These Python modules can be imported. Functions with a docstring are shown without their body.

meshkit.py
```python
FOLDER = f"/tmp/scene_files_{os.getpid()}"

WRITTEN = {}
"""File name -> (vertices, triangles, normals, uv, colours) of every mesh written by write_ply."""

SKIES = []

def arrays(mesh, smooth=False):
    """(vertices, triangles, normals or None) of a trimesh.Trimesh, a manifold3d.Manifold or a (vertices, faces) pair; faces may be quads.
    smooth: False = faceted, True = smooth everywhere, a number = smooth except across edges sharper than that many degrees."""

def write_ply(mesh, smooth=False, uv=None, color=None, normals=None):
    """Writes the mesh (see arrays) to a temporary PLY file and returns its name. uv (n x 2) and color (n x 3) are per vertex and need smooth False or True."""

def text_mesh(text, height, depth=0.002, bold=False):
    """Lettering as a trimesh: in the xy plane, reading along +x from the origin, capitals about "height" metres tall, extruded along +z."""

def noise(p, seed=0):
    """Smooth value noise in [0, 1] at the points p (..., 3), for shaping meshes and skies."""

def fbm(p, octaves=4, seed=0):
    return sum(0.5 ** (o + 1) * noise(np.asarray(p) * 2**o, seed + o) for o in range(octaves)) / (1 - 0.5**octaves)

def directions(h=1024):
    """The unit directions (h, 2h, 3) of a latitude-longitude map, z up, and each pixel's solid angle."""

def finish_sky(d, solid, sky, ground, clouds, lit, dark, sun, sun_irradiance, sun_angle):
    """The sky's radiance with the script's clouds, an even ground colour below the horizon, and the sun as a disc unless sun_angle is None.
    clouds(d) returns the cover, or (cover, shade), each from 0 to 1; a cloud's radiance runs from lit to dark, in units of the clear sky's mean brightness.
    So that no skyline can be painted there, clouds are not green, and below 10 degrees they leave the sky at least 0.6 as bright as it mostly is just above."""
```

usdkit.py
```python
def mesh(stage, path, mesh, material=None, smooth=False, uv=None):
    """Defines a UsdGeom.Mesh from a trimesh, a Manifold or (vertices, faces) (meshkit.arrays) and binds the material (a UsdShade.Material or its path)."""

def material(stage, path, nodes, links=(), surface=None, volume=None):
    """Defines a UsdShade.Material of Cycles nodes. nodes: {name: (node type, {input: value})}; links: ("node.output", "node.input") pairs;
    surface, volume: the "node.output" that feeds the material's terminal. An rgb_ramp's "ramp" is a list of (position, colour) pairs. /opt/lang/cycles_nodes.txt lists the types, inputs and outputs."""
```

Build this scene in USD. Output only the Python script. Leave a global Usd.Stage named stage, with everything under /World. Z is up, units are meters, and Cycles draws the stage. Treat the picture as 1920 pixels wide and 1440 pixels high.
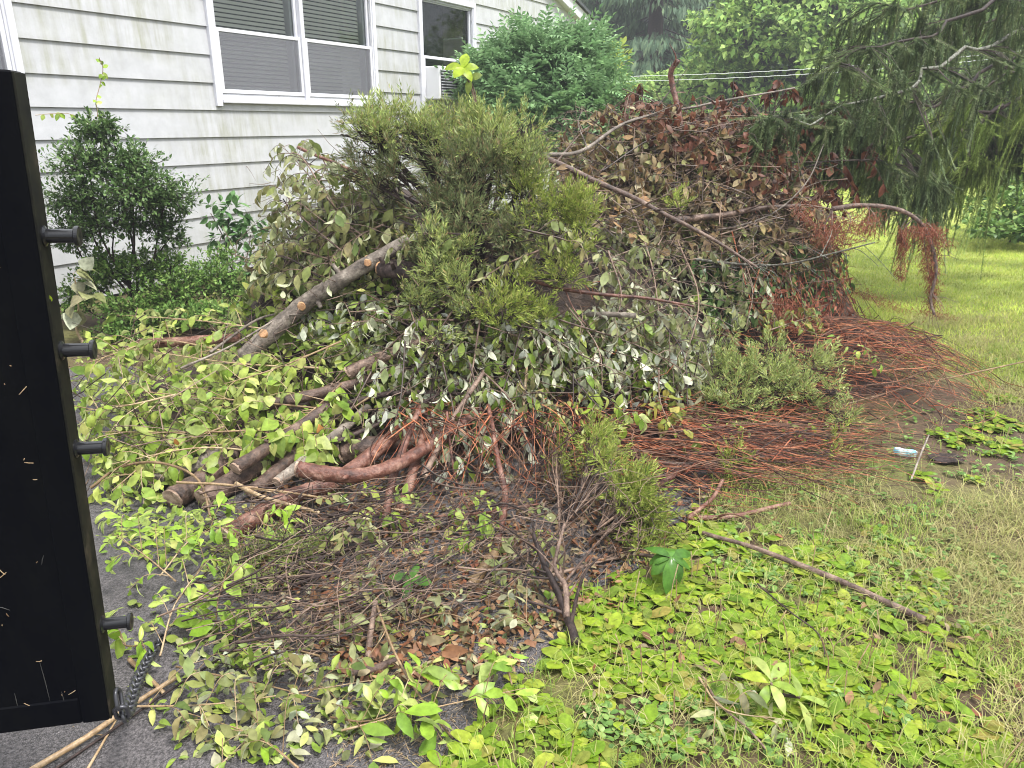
import math, numpy as np, trimesh, usdkit, meshkit
from pxr import Usd, UsdGeom, UsdLux, UsdShade, Sdf, Gf, Vt
from shapely.geometry import Polygon, box as sbox, Point
from shapely.prepared import prep
import shapely
from scipy.sparse import coo_matrix
from scipy.sparse.csgraph import connected_components

stage = Usd.Stage.CreateInMemory()
UsdGeom.Xform.Define(stage, '/World')
UsdGeom.Scope.Define(stage, '/World/Looks')
T = Sdf.ValueTypeNames
R = np.random.default_rng(7)

# ------------------------------------------------------------------ camera, sky, sun, exposure
F, CAMH = 1440.0, 1.6                      # focal length in photograph pixels (1920 wide), eye height
PITCH = math.atan(488 / 1440)
CP, SP = math.cos(PITCH), math.sin(PITCH)
EXPOSURE = 2.05
SUN_EL, SUN_AZ = math.radians(62), math.radians(118)
cam = UsdGeom.Camera.Define(stage, '/World/camera')
cam.AddTranslateOp().Set(Gf.Vec3d(0, 0, CAMH)); cam.AddRotateXOp().Set(90 - math.degrees(PITCH))
cam.CreateFocalLengthAttr(26.0); cam.CreateHorizontalApertureAttr(26.0 * 1920 / F)
cam.CreateExposureAttr(EXPOSURE); cam.CreateClippingRangeAttr(Gf.Vec2f(0.05, 2000))
def material(name, nodes, links, **k): return usdkit.material(stage, '/World/Looks/' + name, nodes, links, **k)
dome = UsdLux.DomeLight.Define(stage, '/World/sky')
sky_mat = material('sky_overcast', {
    'sky': ('sky_texture', {'sky_type': 'single_scattering', 'sun_disc': False, 'sun_elevation': SUN_EL, 'sun_rotation': SUN_AZ, 'aerosol_density': 2.0}),
    'tc': ('texture_coordinate', {}), 'mp': ('mapping', {'scale': (1, 1, 2.2)}),
    'nz': ('noise_texture', {'scale': 2.2, 'detail': 5.0, 'roughness': 0.55}),
    'rp': ('rgb_ramp', {'ramp': [(0.25, (5.2, 5.4, 5.7)), (0.75, (8.2, 8.3, 8.4))]}),
    'sx': ('separate_xyz', {}), 'zr': ('map_range', {'from_min': 0.0, 'from_max': 1.0, 'to_min': .28, 'to_max': 1.65, 'clamp': True}), 'zm': ('mix', {'mix_type': 'multiply', 'fac': 1.0}), 'mx': ('mix', {'fac': 0.85}), 'bg': ('background_shader', {'strength': 0.085})},
    [('tc.generated', 'mp.vector'), ('mp.vector', 'nz.vector'), ('nz.fac', 'rp.fac'), ('sky.color', 'mx.color1'), ('tc.generated', 'sx.vector'), ('sx.z', 'zr.value'), ('rp.color', 'zm.color1'), ('zr.result', 'zm.color2'), ('zm.color', 'mx.color2'), ('mx.color', 'bg.color')], surface='bg.background')
UsdShade.MaterialBindingAPI.Apply(dome.GetPrim()).Bind(sky_mat)
sun = UsdLux.DistantLight.Define(stage, '/World/sun')
sun.CreateNormalizeAttr(True); sun.CreateIntensityAttr(0.4); sun.CreateAngleAttr(10.0); sun.CreateColorAttr(Gf.Vec3f(1, 0.975, 0.94))
sun.AddRotateZOp().Set(-math.degrees(SUN_AZ)); sun.AddRotateXOp().Set(-(90 - math.degrees(SUN_EL)))
for p in (dome.GetPrim(),):
    p.SetCustomDataByKey('kind', 'structure')

# ------------------------------------------------------------------ helpers
USED = {}
def numbered(path):
    n = USED.get(path, -1) + 1; USED[path] = n
    return path if n == 0 else f'{path}_{n:03d}'
def path_of(parent): return '/World' if parent is None else (parent if isinstance(parent, str) else str(parent.GetPath()))
def tag(p, label=None, cat=None, group=None, kind=None):
    for k, v in (('label', label), ('category', cat), ('group', group), ('kind', kind)):
        if v: p.SetCustomDataByKey(k, v)
    return p
def thing(name, label, cat, loc=(0, 0, 0), group=None):
    x = UsdGeom.Xform.Define(stage, numbered('/World/' + name))
    x.AddTranslateOp().Set(Gf.Vec3d(*map(float, loc)))
    p = x.GetPrim(); BASE[str(p.GetPath())] = np.array(loc, float)
    return tag(p, label, cat, group)
BASE = {}
def vnormals(v, f):
    n = np.zeros_like(v); c = np.cross(v[f[:, 1]] - v[f[:, 0]], v[f[:, 2]] - v[f[:, 0]])
    for k in range(3): np.add.at(n, f[:, k], c)
    l = np.linalg.norm(n, axis=1, keepdims=True)
    return np.where(l > 1e-14, n / np.maximum(l, 1e-14), [0, 0, 1.0])
def obj(name, v, f, mat, parent=None, smooth=True, kind=None, label=None, cat=None, group=None, rnd=None):
    """one Mesh prim; v in world space, stored relative to its thing's base"""
    pp = path_of(parent); top = '/'.join(pp.split('/')[:3])
    v = np.asarray(v, float); f = np.asarray(f, int)
    if f.shape[1] == 4: f = np.vstack([f[:, [0, 1, 2]], f[:, [0, 2, 3]]])
    if top in BASE: v = v - BASE[top]
    m = UsdGeom.Mesh.Define(stage, numbered(pp + '/' + name))
    m.CreatePointsAttr(Vt.Vec3fArray.FromNumpy(v.astype(np.float32)))
    m.CreateFaceVertexCountsAttr(Vt.IntArray.FromNumpy(np.full(len(f), 3, np.int32)))
    m.CreateFaceVertexIndicesAttr(Vt.IntArray.FromNumpy(np.ascontiguousarray(f.astype(np.int32)).ravel()))
    m.CreateSubdivisionSchemeAttr('none'); m.CreateDoubleSidedAttr(True)
    if smooth:
        m.CreateNormalsAttr(Vt.Vec3fArray.FromNumpy(vnormals(v, f).astype(np.float32))); m.SetNormalsInterpolation('vertex')
    if rnd is not None: UsdGeom.PrimvarsAPI(m).CreatePrimvar('rnd', T.FloatArray, 'vertex').Set(Vt.FloatArray.FromNumpy(np.asarray(rnd, np.float32)))
    elif kind == 'stuff':                              # a number per separate piece (leaf, needle, blade), for colour that differs from piece to piece
        e = np.vstack([f[:, :2], f[:, 1:]]); lab_ = connected_components(coo_matrix((np.ones(len(e), np.int8), (e[:, 0], e[:, 1])), (len(v), len(v))), directed=False)[1]
        UsdGeom.PrimvarsAPI(m).CreatePrimvar('rnd', T.FloatArray, 'vertex').Set(Vt.FloatArray.FromNumpy(np.random.default_rng(len(v)).random(lab_.max() + 1)[lab_].astype(np.float32)))
    UsdShade.MaterialBindingAPI.Apply(m.GetPrim()).Bind(mat)
    return tag(m.GetPrim(), label, cat, group, kind)
class MB:
    def __init__(s): s.v, s.f, s.n = [], [], 0
    def add(s, v, f):
        f = np.asarray(f, int)
        if f.shape[1] == 4: f = np.vstack([f[:, [0, 1, 2]], f[:, [0, 2, 3]]])
        s.v.append(np.asarray(v, float)); s.f.append(f + s.n); s.n += len(v); return s
    def tm(s, m): return s.add(m.vertices, m.faces)
    def get(s): return np.vstack(s.v), np.vstack(s.f)
    def build(s, name, mat, parent=None, **k):
        if not s.v: return None
        return obj(name, *s.get(), mat, parent, **k)
def unit(a):
    a = np.asarray(a, float); return a / np.maximum(np.linalg.norm(a, axis=-1, keepdims=True), 1e-9)
def curve(pts, n=12):
    """Catmull-Rom through the points"""
    p = np.asarray(pts, float)
    if len(p) == 2: return p[0] + (p[1] - p[0]) * np.linspace(0, 1, n)[:, None]
    q = np.vstack([2 * p[0] - p[1], p, 2 * p[-1] - p[-2]])
    t = np.linspace(0, len(p) - 1 - 1e-6, n); i = t.astype(int); t = (t - i)[:, None]
    a, b, c, d = q[i], q[i + 1], q[i + 2], q[i + 3]
    return 0.5 * (2 * b + (c - a) * t + (2 * a - 5 * b + 4 * c - d) * t**2 + (3 * b - a - 3 * c + d) * t**3)
def tube(p, r, sides=6, cap=True, bump=0.0, rng=None):
    p = np.asarray(p, float); r = np.broadcast_to(r, (len(p),)).astype(float)
    t = unit(np.gradient(p, axis=0))
    a0 = np.cross(t[0], [0, 0, 1.0] if abs(t[0][2]) < 0.9 else [1.0, 0, 0]); A = []
    a = a0
    for k in range(len(p)):
        a = a - t[k] * (a @ t[k]); a = a / max(np.linalg.norm(a), 1e-9); A.append(a)
    A = np.array(A); B = np.cross(t, A); ang = np.arange(sides) * 2 * np.pi / sides
    rr = r[:, None] * np.ones(sides)
    if bump and rng is not None: rr = rr * (1 + bump * rng.normal(size=rr.shape))
    v = p[:, None] + rr[..., None] * (np.cos(ang)[None, :, None] * A[:, None] + np.sin(ang)[None, :, None] * B[:, None])
    i, j = np.meshgrid(np.arange(len(p) - 1), np.arange(sides), indexing='ij')
    q = np.stack([i * sides + j, i * sides + (j + 1) % sides, (i + 1) * sides + (j + 1) % sides, (i + 1) * sides + j], -1).reshape(-1, 4)
    v = v.reshape(-1, 3); f = np.vstack([q[:, [0, 1, 2]], q[:, [0, 2, 3]]])
    if cap:
        n = len(v); v = np.vstack([v, p[0], p[-1]]); j = np.arange(sides); e = (len(p) - 1) * sides
        f = np.vstack([f, np.stack([np.full(sides, n), (j + 1) % sides, j], 1), np.stack([np.full(sides, n + 1), e + j, e + (j + 1) % sides], 1)])
    return v, f
def thin_tubes(P, r0, r1, sides=3):
    """many curves at once: P (N, n, 3)"""
    P = np.asarray(P, float); N, n, _ = P.shape
    t = unit(np.gradient(P, axis=1)); ref = np.where(np.abs(t[..., 2:3]) < 0.9, [0, 0, 1.0], [1.0, 0, 0])
    A = unit(np.cross(t, ref)); B = np.cross(t, A); ang = np.arange(sides) * 2 * np.pi / sides
    r0 = np.broadcast_to(r0, (N,)); r1 = np.broadcast_to(r1, (N,))
    rr = r0[:, None] + (r1 - r0)[:, None] * np.linspace(0, 1, n)
    v = P[:, :, None] + rr[:, :, None, None] * (np.cos(ang)[:, None] * A[:, :, None] + np.sin(ang)[:, None] * B[:, :, None])
    i, j = np.meshgrid(np.arange(n - 1), np.arange(sides), indexing='ij')
    q = np.stack([i * sides + j, i * sides + (j + 1) % sides, (i + 1) * sides + (j + 1) % sides, (i + 1) * sides + j], -1).reshape(-1, 4)
    f = np.vstack([q[:, [0, 1, 2]], q[:, [0, 2, 3]]])
    f = (f[None] + (np.arange(N) * n * sides)[:, None, None]).reshape(-1, 3)
    return v.reshape(-1, 3), f
def boxm(x0, x1, y0, y1, z0, z1, ch=0.0):
    m = trimesh.creation.box([x1 - x0, y1 - y0, z1 - z0])
    if ch:
        pts = np.vstack([m.vertices * (1 - 2 * ch / np.array(m.extents) * e) for e in ([1, 1, 0], [1, 0, 1], [0, 1, 1])])
        m = trimesh.convex.convex_hull(pts)
    m.apply_translation([(x0 + x1) / 2, (y0 + y1) / 2, (z0 + z1) / 2]); return m

# pixels of the photograph -> points of the place
def ray(px, py):
    x, y = np.asarray(px, float) - 960, 720 - np.asarray(py, float)
    return np.stack([x, F * CP + y * SP, y * CP - F * SP], -1)
def P(px, py, Y=None, z=None):
    d = ray(px, py)
    if Y is not None: s = Y / d[..., 1]
    else: s = (z - CAMH) / d[..., 2]
    return np.array([0, 0, CAMH]) + d * np.asarray(s)[..., None]
BUMPS = [(-0.1, 5.05, 1.85, 1.62, 1.30, 1.15), (-1.0, 5.2, 1.05, 1.15, 1.38, 0.9), (1.15, 6.1, 1.75, 1.35, 1.72, 0.85), (-1.65, 4.5, 1.3, 1.35, 0.36, 0.7),
         (1.65, 4.6, 1.25, 0.95, 0.26, 0.8), (2.25, 4.85, 0.90, 0.80, 0.27, 0.8)]
def H(x, y):
    h = 0
    for cx, cy, rx, ry, hh, p in BUMPS:
        h = h + (hh * np.maximum(0, 1 - ((x - cx) / rx)**2 - ((y - cy) / ry)**2)**p)**4
    return h**0.25
YS = np.linspace(1.6, 9.0, 400)
def hit(px, py, off=0.0):
    """where the view ray meets the pile's mean surface (raised by off), or the ground"""
    px, py = np.atleast_1d(np.asarray(px, float)), np.atleast_1d(np.asarray(py, float))
    d = ray(px, py); pts = np.array([0, 0, CAMH]) + d[:, None] * (YS[None] / d[:, 1:2])[..., None]
    under = pts[..., 2] <= np.maximum(H(pts[..., 0], pts[..., 1]) + off, 0.0)
    k = under.argmax(1); k = np.where(under.any(1), k, len(YS) - 1)
    ok = under.any(1)
    return pts[np.arange(len(px)), k], ok
def hp(px, py, off=0.0): return hit(px, py, off)[0][0]
def in_poly(poly, n, rng):
    pg = prep(Polygon(poly)); a = np.array(poly, float); lo, hi = a.min(0), a.max(0); out = []
    while sum(map(len, out)) < n:
        q = lo + (hi - lo) * rng.random((n * 2, 2)); out.append(q[shapely.contains_xy(Polygon(poly), q[:, 0], q[:, 1])])
    return np.vstack(out)[:n]

# ------------------------------------------------------------------ leaves
PROF = {'ovate': [.06, .72, 1.0, .62, .03], 'elliptic': [.05, .7, 1.0, .75, .04], 'heart': [.35, 1.0, .85, .45, .02], 'lance': [.06, .85, 1.0, .6, .02], 'round': [.15, .85, 1.0, .9, .25], 'spoon': [.12, .35, .8, 1.0, .3]}
def leaf_template(kind, L, W, fold=.25, curl=.15, wave=0.0, twist=0.0, rows=5):
    s = np.array([0, .25, .5, .78, 1.0]); w = np.array(PROF[kind]) * W / 2
    if rows > 5: s2 = np.linspace(0, 1, rows); w = np.maximum(np.interp(s2, s, w) * .5 + .5 * np.interp(s2, s, w) ** .5 * (W / 2)**.5 * np.sin(math.pi * np.clip(s2, .02, .985))**.4, .001); s = s2
    c = curl * 2.2; a = s * c                        # bend along the length as an arc
    y = L * (np.sin(a) / c if abs(c) > 1e-3 else s); z = -L * ((1 - np.cos(a)) / c if abs(c) > 1e-3 else 0 * s)
    v = []
    for k in range(rows):
        for q in (-1, 0, 1):
            x = q * w[k] * math.cos(fold); zz = abs(q) * w[k] * math.sin(fold) + q * wave * w[k] * math.sin(5 * s[k] + q)
            th = twist * s[k]; X, Z = x * math.cos(th) - zz * math.sin(th), x * math.sin(th) + zz * math.cos(th)
            v.append((X, y[k] - Z * math.sin(a[k]) * 0.5, z[k] + Z))
    f = []
    for k in range(rows - 1):
        for q in (0, 1):
            b = k * 3 + q; f += [(b, b + 1, b + 4), (b, b + 4, b + 3)]
    return np.array(v), np.array(f)
def frames(d, up, rng=None):
    d = unit(d); s = unit(np.cross(d, up)); n = np.cross(s, d)
    return np.stack([s, d, n], -2)                 # rows: side, along, normal
def place(tv, o, M, scale=1.0):
    return np.einsum('vk,nkj->nvj', tv, M) * np.reshape(scale, (-1, 1, 1)) + np.asarray(o)[:, None]
def leaves(mb, temps, o, d, up, scale, rng):
    """many leaves into one mesh builder"""
    o, d = np.asarray(o), np.asarray(d); pick = rng.integers(len(temps), size=len(o))
    M = frames(d, np.broadcast_to(up, d.shape))
    scale = np.broadcast_to(scale, (len(o),))
    for k, (tv, tf) in enumerate(temps):
        i = np.nonzero(pick == k)[0]
        if len(i):
            v = place(tv, o[i], M[i], scale[i])
            mb.add(v.reshape(-1, 3), (tf[None] + (np.arange(len(i)) * len(tv))[:, None, None]).reshape(-1, 3))

# ------------------------------------------------------------------ materials
DIM = {'plantain_leaf': .54, 'leaf_bright_lime': .62, 'leaf_fresh_green': .72, 'leaf_birch_yellow': .72, 'leaf_dry_brown': .78, 'leaf_dark_red_brown': .68, 'leaf_yellow_green': .70, 'leaf_wilted_olive': .68, 'leaf_silver_backed': .74, 'leaf_pale_grey_green': .68, 'dead_needles': .75, 'leaf_litter_brown': .75, 'juniper_foliage': 1.12, 'juniper_foliage_dull': 1.0, 'juniper_foliage_fresh': .80, 'leaf_glossy_green': .8, 'leaf_small_dark': .92, 'leaf_small_mid': .8, 'grass_blade': .72, 'grass_dry': .68, 'spruce_needles': .95, 'spruce_needles_new': .95, 'far_conifer': 1.7, 'leaf_orange': .8, 'grass_far': .84, 'leaf_tree_light': .95, 'leaf_pinnate': 1.35}
def ramp_mat(name, cols, rough=.5, transl=.22, spec=.18, back=None, scale=40.0, mot=(.72, 1.25)):
    """leaf: colour differs from leaf to leaf, with faint mottling; paler underside if back is given"""
    d_ = DIM.get(name, 1.0); cols = [tuple(x * d_ for x in c) for c in cols]; n = len(cols)
    if back: back = tuple(x * (.5 + .5 * d_) for x in back)
    nodes = {'oi': ('object_info', {}), 'ge': ('geometry', {}), 'ad': ('math', {'math_type': 'add'}), 'fr': ('math', {'math_type': 'fraction'}),
             'rp': ('rgb_ramp', {'ramp': [(k / max(1, n - 1), c) for k, c in enumerate(cols)]}),
             'nz': ('noise_texture', {'scale': scale, 'detail': 3.0}), 'mr': ('map_range', {'from_min': .3, 'from_max': .7, 'to_min': mot[0], 'to_max': mot[1]}),
             'at': ('attribute', {'attribute': 'rnd'}), 'mu': ('mix', {'mix_type': 'multiply', 'fac': 1.0}),
             'pb': ('principled_bsdf', {'roughness': rough, 'specular_ior_level': spec}), 'tr': ('translucent_bsdf', {}), 'mx': ('mix_closure', {'fac': transl})}
    links = [('oi.random', 'ad.value1'), ('at.fac', 'ad.value2'), ('ad.value', 'fr.value1'), ('fr.value', 'rp.fac'), ('ge.position', 'nz.vector'), ('nz.fac', 'mr.value'), ('mr.result', 'mu.color2')]
    if back:
        nodes['bk'] = ('mix', {'color2': back}); links += [('ge.backfacing', 'bk.fac'), ('rp.color', 'bk.color1'), ('bk.color', 'mu.color1')]
    else: links += [('rp.color', 'mu.color1')]
    links += [('mu.color', 'pb.base_color'), ('mu.color', 'tr.color'), ('pb.BSDF', 'mx.closure1'), ('tr.BSDF', 'mx.closure2')]
    if transl <= 0:
        nodes.pop('tr'); nodes.pop('mx'); links = [l for l in links if 'tr.' not in l[0] + l[1] and 'mx.' not in l[1]]
        return material(name, nodes, links, surface='pb.BSDF')
    return material(name, nodes, links, surface='mx.closure')
def noise_mat(name, cols, scale=8.0, rough=.6, spec=.4, bump=0.0, detail=5.0, vscale=(1, 1, 1), bscale=None, at=(.3, .7), rnd=0.0, coat=0.0, fine=.35):
    n = len(cols)
    nodes = {'ge': ('geometry', {}), 'oi': ('object_info', {}), 'mp': ('mapping', {'scale': vscale}), 'nz': ('noise_texture', {'scale': scale, 'detail': detail, 'roughness': .6}),
             'ad': ('math', {'math_type': 'multiply_add', 'value2': rnd}), 'is': ('math', {'math_type': 'add'}), 'fr': ('math', {'math_type': 'fraction'}), 'sb': ('math', {'math_type': 'subtract', 'value2': .5}),
             'rp': ('rgb_ramp', {'ramp': [(at[0] + (at[1] - at[0]) * k / max(1, n - 1), c) for k, c in enumerate(cols)]}),
             'n2': ('noise_texture', {'scale': scale * 6, 'detail': 4.0, 'roughness': .7}), 'm2': ('map_range', {'from_min': .3, 'from_max': .7, 'to_min': 1 - fine, 'to_max': 1 + fine}), 'mm': ('mix', {'mix_type': 'multiply', 'fac': 1.0}), 'at': ('attribute', {'attribute': 'rnd'}),
             'pb': ('principled_bsdf', {'roughness': rough, 'specular_ior_level': spec, 'coat_weight': coat})}
    links = [('ge.position', 'mp.vector'), ('mp.vector', 'nz.vector'), ('mp.vector', 'n2.vector'), ('n2.fac', 'm2.value'), ('m2.result', 'mm.color2'), ('rp.color', 'mm.color1'), ('oi.random', 'is.value1'), ('at.fac', 'is.value2'), ('is.value', 'fr.value1'), ('fr.value', 'sb.value1'), ('sb.value', 'ad.value1'), ('nz.fac', 'ad.value3'), ('ad.value', 'rp.fac'), ('mm.color', 'pb.base_color')]
    if bump:
        nodes['bn'] = ('noise_texture', {'scale': bscale or scale * 3, 'detail': 6.0, 'roughness': .65}); nodes['bu'] = ('bump', {'strength': 1.0, 'distance': bump})
        links += [('mp.vector', 'bn.vector'), ('bn.fac', 'bu.height'), ('bu.normal', 'pb.normal')]
    return material(name, nodes, links, surface='pb.BSDF')
M = {}
M['wilt_olive'] = ramp_mat('leaf_wilted_olive', [(.26, .29, .08), (.15, .19, .05), (.38, .37, .15), (.10, .15, .035), (.30, .25, .11), (.20, .26, .08), (.44, .42, .22)], back=(.44, .46, .28), rough=.5)
M['bed'] = ramp_mat('leaf_yellow_green', [(.30, .40, .05), (.17, .28, .035), (.42, .48, .10), (.12, .21, .03), (.38, .43, .12), (.22, .34, .05), (.48, .48, .15), (.15, .25, .04)], back=(.46, .52, .20), rough=.42)
M['silver'] = ramp_mat('leaf_silver_backed', [(.17, .24, .04), (.10, .16, .02), (.26, .33, .06), (.48, .50, .33), (.15, .20, .05), (.56, .58, .50), (.30, .36, .18)], back=(.62, .62, .46), rough=.45)
M['pale'] = ramp_mat('leaf_pale_grey_green', [(.29, .31, .12), (.19, .22, .07), (.40, .40, .20), (.11, .15, .05), (.32, .29, .16), (.46, .47, .32)], back=(.42, .44, .31), rough=.45)
M['brown'] = ramp_mat('leaf_dry_brown', [(.24, .16, .08), (.11, .065, .03), (.36, .28, .15), (.16, .14, .055), (.30, .17, .08), (.22, .22, .08), (.08, .045, .025), (.42, .36, .22)], rough=.6, transl=.15)
M['darkred'] = ramp_mat('leaf_dark_red_brown', [(.13, .048, .026), (.06, .026, .016), (.20, .07, .04), (.11, .06, .03), (.26, .11, .06)], rough=.5, transl=.2)
M['fresh'] = ramp_mat('leaf_fresh_green', [(.28, .43, .04), (.19, .33, .03), (.38, .52, .08), (.14, .26, .03), (.46, .52, .13)], back=(.44, .53, .17), rough=.33)
M['rhodo'] = ramp_mat('leaf_glossy_green', [(.06, .15, .02), (.09, .20, .03), (.05, .12, .02)], back=(.25, .33, .12), rough=.25)
M['lime'] = ramp_mat('leaf_bright_lime', [(.42, .56, .035), (.36, .50, .03), (.48, .58, .06)], rough=.35, transl=.35)
M['birch'] = ramp_mat('leaf_birch_yellow', [(.30, .36, .07), (.22, .29, .05), (.42, .40, .12), (.36, .30, .06), (.17, .24, .05)], back=(.40, .43, .18), rough=.4, transl=.3)
M['orange'] = ramp_mat('leaf_orange', [(.50, .20, .05), (.40, .15, .04), (.55, .28, .09)], rough=.55)
M['plantain'] = ramp_mat('plantain_leaf', [(.27, .42, .022), (.18, .32, .018), (.38, .50, .035), (.12, .23, .015), (.46, .52, .06), (.22, .36, .02), (.16, .27, .02), (.42, .34, .08)], back=(.32, .44, .05), rough=.5, transl=.25, scale=60)
M['litter'] = ramp_mat('leaf_litter_brown', [(.15, .07, .035), (.24, .11, .05), (.08, .045, .025), (.32, .20, .10), (.20, .07, .035), (.14, .11, .055), (.38, .31, .18)], rough=.5, transl=.05)
M['juniper'] = ramp_mat('juniper_foliage', [(.22, .27, .06), (.13, .17, .045), (.32, .36, .10), (.07, .11, .035), (.32, .34, .14), (.22, .30, .09), (.28, .18, .09)], rough=.5, transl=.2)
M['juniper_dull'] = ramp_mat('juniper_foliage_dull', [(.16, .20, .08), (.10, .13, .05), (.24, .27, .12), (.06, .08, .035), (.23, .16, .09), (.19, .25, .10)], rough=.5, transl=.2)
M['juniper_fresh'] = ramp_mat('juniper_foliage_fresh', [(.27, .35, .05), (.17, .24, .035), (.38, .44, .09), (.10, .15, .03), (.40, .38, .12), (.31, .38, .06)], rough=.5, transl=.2)
M['spruce'] = ramp_mat('spruce_needles', [(.125, .17, .07), (.08, .12, .05), (.18, .23, .09), (.10, .14, .075), (.22, .24, .11)], rough=.5, transl=.15, scale=7, mot=(.5, 1.7))
M['spruce_new'] = ramp_mat('spruce_needles_new', [(.24, .32, .08), (.17, .24, .06), (.32, .38, .11)], rough=.5, transl=.15, scale=7, mot=(.5, 1.6))
M['blue_spruce'] = ramp_mat('spruce_needles_cut', [(.07, .10, .06), (.05, .08, .05), (.09, .12, .07)], rough=.5, transl=.1)
M['rust'] = ramp_mat('dead_needles', [(.30, .10, .06), (.22, .07, .04), (.38, .15, .09), (.17, .06, .04)], rough=.65, transl=.15)
M['shrub'] = ramp_mat('leaf_small_dark', [(.07, .13, .035), (.045, .09, .025), (.11, .18, .055), (.15, .22, .08)], rough=.35, transl=.2)
M['shrub_low'] = ramp_mat('leaf_small_mid', [(.13, .24, .05), (.08, .16, .035), (.19, .31, .07), (.25, .35, .10)], rough=.4, transl=.25)
M['pinnate'] = ramp_mat('leaf_pinnate', [(.15, .25, .11), (.10, .18, .075), (.21, .32, .15), (.07, .13, .05)], rough=.4, transl=.25, scale=5)
M['creeper'] = ramp_mat('leaf_creeper', [(.10, .20, .07), (.08, .16, .05), (.15, .26, .10)], rough=.4, transl=.25)
M['yshrub'] = ramp_mat('leaf_yellow_shrub', [(.30, .36, .06), (.22, .30, .05), (.36, .40, .10)], rough=.5, transl=.3, scale=4)
M['tree_green'] = ramp_mat('leaf_tree_light', [(.19, .32, .07), (.12, .22, .05), (.27, .40, .09), (.33, .44, .12), (.09, .17, .04)], rough=.6, transl=.3, scale=2, mot=(.55, 1.35))
M['tree_conifer'] = ramp_mat('far_conifer', [(.045, .075, .04), (.035, .06, .035), (.07, .10, .05)], rough=.6, transl=.1, scale=2)
M['grass'] = ramp_mat('grass_blade', [(.26, .37, .06), (.17, .28, .04), (.35, .42, .08), (.40, .38, .13), (.30, .40, .06), (.46, .42, .18)], rough=.5, transl=.3, scale=3)
M['grass_dry'] = ramp_mat('grass_dry', [(.44, .38, .16), (.34, .30, .11), (.32, .36, .09), (.52, .45, .22), (.22, .28, .06)], rough=.55, transl=.25, scale=3)
M['grass_far'] = ramp_mat('grass_far', [(.38, .48, .06), (.28, .41, .045), (.47, .54, .09), (.52, .51, .13), (.22, .35, .035)], rough=.5, transl=.3, scale=1.4, mot=(.45, 1.45))
M['bark_grey'] = noise_mat('bark_grey_brown', [(.045, .035, .027), (.13, .105, .083), (.28, .24, .195)], scale=16, rough=.6, bump=.010, rnd=.15)
M['bark_brown'] = noise_mat('bark_brown', [(.03, .018, .013), (.09, .055, .04), (.22, .15, .11)], scale=18, rough=.5, bump=.010, rnd=.2)
M['bark_red'] = noise_mat('bark_red_brown', [(.04, .015, .010), (.11, .042, .027), (.26, .15, .11)], scale=18, rough=.45, bump=.008, rnd=.2)
M['bark_dark'] = noise_mat('bark_dark', [(.012, .008, .007), (.032, .021, .018), (.07, .048, .04)], scale=40, rough=.6, spec=.2, bump=.003, rnd=.2)
M['twig_red'] = noise_mat('twig_rust_red', [(.025, .008, .005), (.14, .034, .014), (.26, .075, .031), (.36, .15, .075), (.10, .05, .03)], scale=12, rough=.55, spec=.25, rnd=.9)
M['twig_brown'] = noise_mat('twig_brown', [(.022, .013, .010), (.070, .042, .028), (.18, .12, .085)], scale=30, rough=.5, rnd=.5)
M['twig_tan'] = noise_mat('twig_tan', [(.12, .075, .035), (.22, .145, .075), (.32, .24, .14)], scale=30, rough=.5, rnd=.4)
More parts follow.
